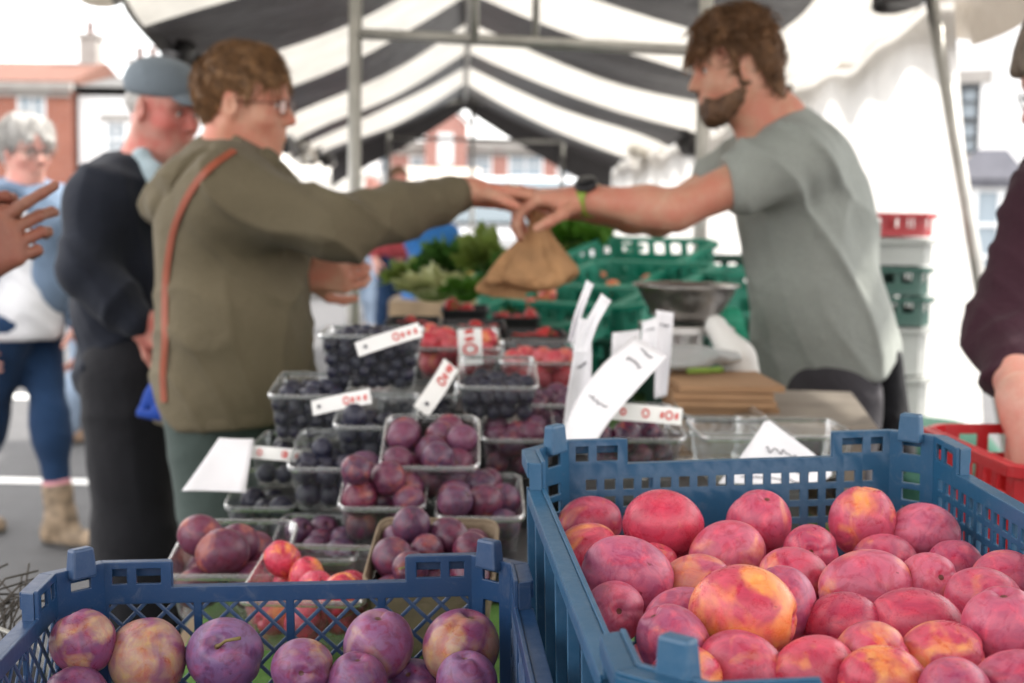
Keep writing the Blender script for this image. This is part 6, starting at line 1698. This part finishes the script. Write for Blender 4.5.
# folded brown bags / cardboard and the grey board
KR = mat('kraft_board', (.36,.21,.11), .8, .15, 9, .4, 40)
o = thing('paper_bag_stack', 'flat stack of brown paper bags below the steel bowl', 'paper bags', (P(720,385,2.45).x, 2.45, ZT))
b = MB(); q = random.Random(4); zz = 0; zt2 = P(720,372,2.45).z-ZT
n = 16
for k in range(n):
    b.box((q.uniform(-.006,.006), q.uniform(-.006,.006), zt2*(k+.5)/n), (.17+q.uniform(-.006,.006), .22+q.uniform(-.006,.006), zt2/n*.86), Matrix.Rotation(q.uniform(-.05,.05), 3, 'Z'))
b.build('bag_layer', KR, o, local=True)
o = thing('clear_bag_roll', 'heap of crumpled clear plastic bags on the brown bag stack', 'plastic bags', (P(690,352,2.55).x, 2.55, ZT+zt2))
pr = [el(V_(672,357,2.52), (.06,.06,.014), .03), el(V_(705,350,2.56), (.07,.06,.014), .03)]
sdf_obj('film', pr, .007, clearm('bag_film', (.85,.86,.84), .35, .8), o, folds(.006, 30, 5))
sdf_obj('green_print', [rc(V_(690,366,2.44), V_(722,364,2.44), .006, .006, .01)], .004, leafm('print_green', (.16,.26,.03), (.22,.33,.05)), o)
o = thing('chopping_board', 'thick weathered grey board lying before the stallholder', 'board', (P(803,405,2.42).x, 2.45, P(805,418,2.22).z-.02), math.radians(-8))
GB = mat('weathered_grey_board', (.30,.26,.215), .85, .22, 9, .4, 70)
b = MB(); b.box((0,0,.010), (.225,.44,.022)); b.build('board', GB, o, local=True, bevel=.004)
b = MB(); zl = P(805,418,2.22).z-.02-ZT
for x in (-.08,.08): b.box((x,0,-zl/2), (.03,.40,zl-.002))
b.build('foot', GB, o, local=True)
# white sack drooping by the bowl
sdf = [rc(V_(716,322,2.62), V_(738,352,2.60), .022, .03, .03), rc(V_(738,352,2.60), V_(757,392,2.58), .03, .026, .03)]
V, Q = isosurf(sdf, .006, folds(.005, 20, 7)); o = obj('plastic_sack', V, Q, mat('white_sack', (.74,.73,.70), .5, .05), None); tag(o, 'white plastic sack drooping off the table right of the scale', 'sack')
V, Q = isosurf([el(V_(727,316,2.9), (.035,.03,.03), .02), rc(V_(727,316,2.9), V_(738,330,2.9), .024, .02, .02)], .006, folds(.004, 24, 9)); o = obj('green_netting', V, Q, mat('bright_green_net', (.03,.42,.25), .5, .15), None); tag(o, 'crumpled bright green netting between scale and stallholder', 'netting')
# green crates stacked beyond the table
def bigcrate(label, x, y, D, W, L, H, yaw, m, z=None, grp='green crates beyond the table', style='square'):
    p = P(x, y, D); return crate('stacking_crate', label, grp, (p.x, D, (p.z if z is None else z)-H), yaw, W, L, H, m, style, raise_=.0, tabh=0, pitch=.055, t=.006, bev=0, cat='crate', flange=.018)
bigcrate('teal crate tilted in front, beside the strawberries', 560, 300, 3.55, .30, .42, .17, math.radians(-32), TEAL)
bigcrate('teal crate behind the tall narrow papers', 620, 276, 3.75, .36, .5, .20, math.radians(-32), TEAL)
bigcrate('upper teal crate below the stallholder forearm', 622, 254, 4.15, .38, .55, .22, math.radians(-32), TEAL)
bigcrate('lower dark green crate under the teal ones', 640, 318, 3.62, .40, .45, .26, math.radians(-30), DKGREEN)
bigcrate('rear teal crate under the herbs', 560, 252, 4.7, .38, .5, .20, math.radians(-30), TEAL)
for _n, _o in enumerate([o for o in bpy.data.objects if o.name.startswith('stacking_crate')]): _o.rotation_euler[0] = math.radians((9,10,12,6,8)[_n % 5])
bigcrate('upright green crate right of the steel bowl', 745, 262, 3.9, .28, .4, .55, math.radians(6), TEAL)
bigcrate('grey green crate behind the post right of the teal crates', 722, 250, 4.9, .36, .4, .3, math.radians(0), DKGREEN)
# trestle the green crates stand on
tr_ = thing('back_trestle', 'second trestle table under the green crates', 'table', (.20, 4.05, 0), math.radians(3))
b = MB(); b.box((0,0,.70), (.66,1.7,.03)); b.build('tabletop', wood, tr_, local=True)
for x in (-.28,.28):
    for y in (-.75,.75):
        b = MB(); b.box((x,y,.342), (.05,.05,.684)); b.build('leg', wood, tr_, local=True)
def boxes(label, D, items):
    for (x, y, r, c, lb) in items:
        me = random.choice(MESH_BERRY); o = fruit('tomato' , [me], P(x,y,D), r, lb, 'fruit', 'loose fruit on the green crates', c)
boxes('', 3.62, [(631,306,.02,(.2,0,.1),'small red fruit lying on the teal crate left of the bowl'),(633,316,.02,(1.3,0,.1),'small orange fruit lying below the red one on the teal crate')])
q = random.Random(8)
for (nx_, x, y, D, k) in (('middle', 630, 268, 3.9, 3), ('front', 552, 288, 3.65, 3)):
    for i in range(k):
        c = random.choice([(1.2,0,.2),(.2,0,.1),(.9,0,.3),(1.3,0,.1)])
        p_ = P(x+q.uniform(-38,46), y+q.uniform(-3,10), D+q.uniform(-.1,.15)); p_.z -= .02
        fruit('tomato', MESH_BERRY, p_, q.uniform(.017,.024), 'small red or orange tomato loose in the %s teal crate' % nx_, 'tomato', 'tomatoes in the %s teal crate' % nx_, c)
# crates stacked behind the stallholder
p = P(898, 300, 4.05); xs = p.x-.12
stack = [(P(898,226,4.05).z, P(898,201,4.05).z, RED, 'red crate on top of the stack behind the stallholder'), (P(898,255,4.05).z, P(898,227,4.05).z, GREY, 'grey crate just under the red one'), (P(898,285,4.05).z, P(898,256,4.05).z, DKGREEN, 'upper dark green crate in the stack'), (P(898,316,4.05).z, P(898,286,4.05).z, DKGREEN, 'lower dark green crate in the stack'), (P(898,366,4.05).z, P(898,317,4.05).z, GREY, 'grey crate below the dark green pair'), (P(898,416,4.05).z, P(898,367,4.05).z, GREY, 'grey crate low in the stack, second from the ground'), (.0, P(898,417,4.05).z, GREY, 'tall grey bin at the bottom of the stack')]
for i, (z0, z1, m, lb) in enumerate(stack):
    c = crate('stacking_crate', lb, 'crates stacked behind the stallholder', (xs+.008*math.sin(i*3), 4.25, z0), .02*math.sin(i*2), .44, .34, max(z1-z0-.003,.05), m, 'square', raise_=0, tabh=0, pitch=.05 if m is not GREY else .2, t=.006, bev=0, flange=.016)
# red basket right of the tall crate
rb = P(1010, 432, 1.62)
crb = crate('red_basket', 'red slatted plastic basket just right of the tall blue crate', None, (P(1150,440,1.62).x, 1.62+.18, rb.z-.226), math.radians(4), .30, .34, .20, RED, 'square', raise_=0, tabh=0, pitch=.042, t=.004, bev=.0006, cat='basket', flange=.012)
for q in crb.children: pass
rs = thing('basket_stand', 'upturned box under the red basket', 'box', (crb.location.x, crb.location.y, ZT))
b = MB(); hh = rb.z-.226-ZT; b.box((0,0,hh/2-.001), (.27,.31,max(.01,hh-.002))); b.build('body', wood, rs, local=True, bevel=.003)
b = MB(); b.box((0,-.159,hh/2), (.2,.008,max(.008,hh*.4))); b.build('slat', wood, rs, local=True)
PUN = mat('peach_punnet', (.62,.36,.20), .5, .15, 40)
for k in range(5):
    q = P(985+k*13, 462, 1.80); o = fruit('peach', MESH_RED, (crb.location.x-.10+.05*k, crb.location.y-.10+.02*(k%2), rb.z-.226+.05), .032, 'peach-coloured fruit inside the red basket', 'peach', 'fruit in the red basket', (1.0,.0,.8))
# dark green cloth heap under the side sheet
V, Q = isosurf([el(V_(905,432,3.3), (.12,.1,.04), .05), el(V_(948,430,3.4), (.10,.1,.045), .05), rc(V_(900,470,3.3), V_(950,470,3.3), .15, .15, .05)], .012, folds(.012, 14, 12)); o = obj('tarpaulin_heap', V, Q, fabric('dark_green_tarp', (.03,.10,.07)), None); tag(o, 'dark green folded tarpaulin heaped by the white side sheet', 'tarpaulin')
cx = P(925,470,3.35); o = thing('crate_stand', 'pallet box carrying the folded green tarpaulin', 'box', (cx.x, 3.35, 0))
b = MB(); b.box((0,0,(cx.z-.14)/2), (.42,.36,cx.z-.14)); b.build('body', wood, o, local=True, bevel=.004)
b = MB()
for z in (.15,.35,.55): b.box((0,-.187,z), (.40,.012,.09))
b.build('slat', wood, o, local=True)
# twiggy weeds/wire at the table's left end
V = []; b = MB(); q = random.Random(11)
for k in range(26):
    a = P(q.uniform(-30,20), q.uniform(640,700), 1.28); e = P(q.uniform(-25,62), q.uniform(575,625), 1.42); m_ = a.lerp(e,.5)+Vector((q.uniform(-.02,.02), q.uniform(-.02,.02), .02)); b.tube([a, m_, e], .0011, 5)
o = b.build('cut_twigs', mat('dark_twig', (.05,.042,.035), .8)); tag(o, 'tangle of thin dark stalks sticking up left of the navy crate', 'stalks')
tb = thing('stalk_bucket', 'dark bucket holding the thin stalks left of the navy crate', 'bucket', (P(-5,690,1.28).x, 1.28, P(0,690,1.28).z-.22))
b = MB(); b.lathe((0,0,0), [(0,0),(.05,0),(.065,.2),(.068,.205),(.064,.21),(.048,.006),(0,.006)], 24); b.build('tub', BLACK, tb, local=True)
b = MB(); b.tube([(-.066,0,.20),(-.05,0,.25),(0,0,.27),(.05,0,.25),(.066,0,.2)], .0025, 6); b.build('handle', STEEL, tb, local=True)
# ---------------- stalls and cars far beyond
def farstall(label, x, D, w, h, m, cloth, seed):
    X = P(x, 300, D).x; o = thing('far_stall', label, 'market stall', (X, D, 0), 0, 'stalls across the square')
    b = MB(); b.add([(-w/2,-.9,h-.25),(w/2,-.9,h-.25),(w/2,0,h+.2),(-w/2,0,h+.2),(w/2,.9,h-.25),(-w/2,.9,h-.25)], [(0,1,2,3),(3,2,4,5)])
    b.add([(-w/2,-.92,h-.25),(w/2,-.92,h-.25),(w/2,-.94,h-.5),(-w/2,-.94,h-.5)], [(3,2,1,0)]); b.build('canopy', m, o, local=True)
    b = MB()
    for sx in (-1,1):
        b.tube([(sx*(w/2-.05), -.85, 0), (sx*(w/2-.05), -.85, h-.22), (sx*(w/2-.05), .85, h-.22), (sx*(w/2-.05), .85, 0)], .02, 8)
    b.tube([(-(w/2-.05), 0, h-.22), (w/2-.05, 0, h-.22)], .02, 8); b.build('frame', STEEL, o, local=True)
    b = MB(); b.box((0,-.3,.78), (w-.3,.9,.04)); b.box((0,-.76,.42), (w-.3,.02,.66)); b.build('counter', cloth, o, local=True)
    q = random.Random(seed); b = MB()
    for k in range(12): b.box((q.uniform(-w/2+.3,w/2-.3), q.uniform(-.6,0), .8+.09), (q.uniform(.12,.3), .25, .18), m=k % 3)
    b.build('goods', [mat('goods_cream',(.6,.55,.42)), mat('goods_yellow',(.55,.38,.08)), mat('goods_blue',(.04,.16,.5))], o, local=True)
BLUET = tarp('blue_tarpaulin', (.03,.19,.62), .2)
BLUEC = fabric('blue_cover', (.03,.15,.42))
farstall('far white-roofed stall behind the woman face', 312, 20, 1.3, 1.95, T_WHITE, fabric('white_cotton', (.66,.66,.68)), 2)
farstall('far pale-roofed stall below the brick gable', 432, 34, 2.2, 2.0, T_CREAM, fabric('cream_cover', (.5,.46,.38)), 3)
bt = thing('sheeted_pile', 'blue sheeted pile of goods behind the lettuce', 'pile', P(432,262,9.5))
sdf_obj('blue_sheet', [el(V_(420,240,9.5), (.14,.1,.08), .05), el(V_(440,236,9.5), (.12,.1,.09), .05), rc(V_(430,262,9.5), V_(430,300,9.5), .16, .2, .1)], .02, fabric('blue_cover', (.02,.16,.55)), bt, folds(.01, 12, 4))
sdf_obj('yellow_sheet', [el(V_(470,246,9.3), (.13,.1,.05), .05), rc(V_(470,262,9.3), V_(470,300,9.3), .12, .15, .1)], .02, fabric('yellow_cover', (.50,.36,.10)), bt, folds(.008, 12, 6))
pb = P(445,300,9.5).z; b = MB(); b.box((P(448,300,9.5).x, 9.45, pb/2), (.75,.6,pb)); b.build('box_base', wood, bt)
# parked van, white, beyond the stall end
vx = P(512,230,17).x; v = thing('parked_van', 'white van parked beyond the end of the stall', 'van', (vx, 17, 0))
b = MB(); b.add([(-.85,-2.2,.35),(.85,-2.2,.35),(.85,2.2,.35),(-.85,2.2,.35),(-.85,-2.2,1.0),(.85,-2.2,1.0),(.85,2.2,1.0),(-.85,2.2,1.0),(-.74,-1.2,1.62),(.74,-1.2,1.62),(.74,2.15,1.68),(-.74,2.15,1.68),(-.83,-1.95,1.05),(.83,-1.95,1.05)],
  [(3,2,1,0),(0,1,5,4),(1,2,6,5),(2,3,7,6),(3,0,4,7),(4,5,13,12),(12,13,9,8),(8,9,10,11),(5,6,10,9,13),(7,4,12,8,11),(6,7,11,10)])
b.build('body', mat('white_car_paint', (.72,.73,.74), .2, .03, coat=.6), v, local=True, bevel=.05)
b = MB(); b.add([(-.72,-1.93,1.12),(.72,-1.93,1.12),(.66,-1.27,1.56),(-.66,-1.27,1.56)], [(0,1,2,3)]); V = [(x,y-.02,z+.015) for x,y,z in b.v]; obj('windscreen', V, b.f, PANE_D, v, False, None, True)
for sx in (-1,1):
    b = MB(); b.box((sx*.6,-2.215,.78), (.3,.05,.16)); b.build('headlight', mat('headlight_glass', (.7,.72,.74), .15), v, local=True, bevel=.02)
    for y in (-1.4,1.3):
        b = MB(); b.lathe((0,0,0), [(0,-.1),(.2,-.1),(.30,-.08),(.31,0),(.30,.08),(.2,.1),(0,.1)], 24); b.v = [(sx*.78+z, y+x, .31+yy) for x, yy, z in b.v]; b.build('wheel', mat('tyre', (.02,.02,.02), .8), v, local=True)
b = MB(); b.box((0,-2.21,.50), (1.5,.06,.16)); b.box((0,-2.22,.68), (.8,.04,.1)); b.build('bumper', BLACK, v, local=True, bevel=.02)
# ================================================================= light and camera
SUN_AZ, SUN_EL = math.radians(62), math.radians(52)   # azimuth from +y towards +x
w_ = bpy.data.worlds.new('World'); S.world = w_; w_.use_nodes = True; nt = w_.node_tree; nt.nodes.clear()
sky = nt.nodes.new('ShaderNodeTexSky'); sky.sky_type = 'NISHITA'; sky.sun_disc = False; sky.sun_elevation = SUN_EL; sky.sun_rotation = SUN_AZ
sky.air_density = 1.0; sky.dust_density = 3.0; sky.ozone_density = 1.0
tc = nt.nodes.new('ShaderNodeTexCoord'); nz = nt.nodes.new('ShaderNodeTexNoise'); nz.inputs['Scale'].default_value = 2.2; nz.inputs['Detail'].default_value = 6
nt.links.new(tc.outputs['Generated'], nz.inputs['Vector'])
rmp = nt.nodes.new('ShaderNodeValToRGB'); rmp.color_ramp.elements[0].position = .2; rmp.color_ramp.elements[1].position = .5; nt.links.new(nz.outputs['Fac'], rmp.inputs[0])
mx = nt.nodes.new('ShaderNodeMix'); mx.data_type = 'RGBA'; nt.links.new(rmp.outputs[0], mx.inputs[0]); nt.links.new(sky.outputs[0], mx.inputs[6]); mx.inputs[7].default_value = (9.5, 9.3, 9.15, 1)
bg = nt.nodes.new('ShaderNodeBackground'); bg.inputs['Strength'].default_value = .13; nt.links.new(mx.outputs[2], bg.inputs[0])
ow = nt.nodes.new('ShaderNodeOutputWorld'); nt.links.new(bg.outputs[0], ow.inputs[0])
sun = bpy.data.lights.new('sun', 'SUN'); sun.energy = 3.0; sun.angle = math.radians(3); sun.color = (1,.95,.87)
so = bpy.data.objects.new('sun', sun); COL.objects.link(so)
sd = Vector((math.sin(SUN_AZ)*math.cos(SUN_EL), math.cos(SUN_AZ)*math.cos(SUN_EL), math.sin(SUN_EL)))
so.rotation_euler = sd.to_track_quat('Z', 'Y').to_euler(); so.location = (20, 10, 30)
cam = bpy.data.cameras.new('camera'); co = bpy.data.objects.new('camera', cam); COL.objects.link(co)
cam.lens = 50; cam.sensor_width = 36; cam.clip_end = 2000; cam.clip_start = .05
Rc = Matrix.Rotation(-PITCH, 3, 'X') @ Matrix.Rotation(PI/2, 3, 'X') @ Matrix.Rotation(-ROLL if False else ROLL, 3, 'Z')
co.rotation_euler = Rc.to_euler(); co.location = (0, 0, CAM_H)
cam.dof.use_dof = True; cam.dof.focus_distance = 1.06; cam.dof.aperture_fstop = 7.2; cam.dof.aperture_blades = 0
S.camera = co
S.render.engine = 'CYCLES'
cy = S.cycles; cy.use_denoising = True; cy.max_bounces = 8; cy.diffuse_bounces = 4; cy.glossy_bounces = 3; cy.transmission_bounces = 6; cy.transparent_max_bounces = 24
cy.caustics_reflective = False; cy.caustics_refractive = False; cy.sample_clamp_indirect = 6
vs = S.view_settings; vs.view_transform = 'Standard'; vs.look = 'None'; vs.gamma = 1; vs.use_curve_mapping = False; vs.exposure = 1.55
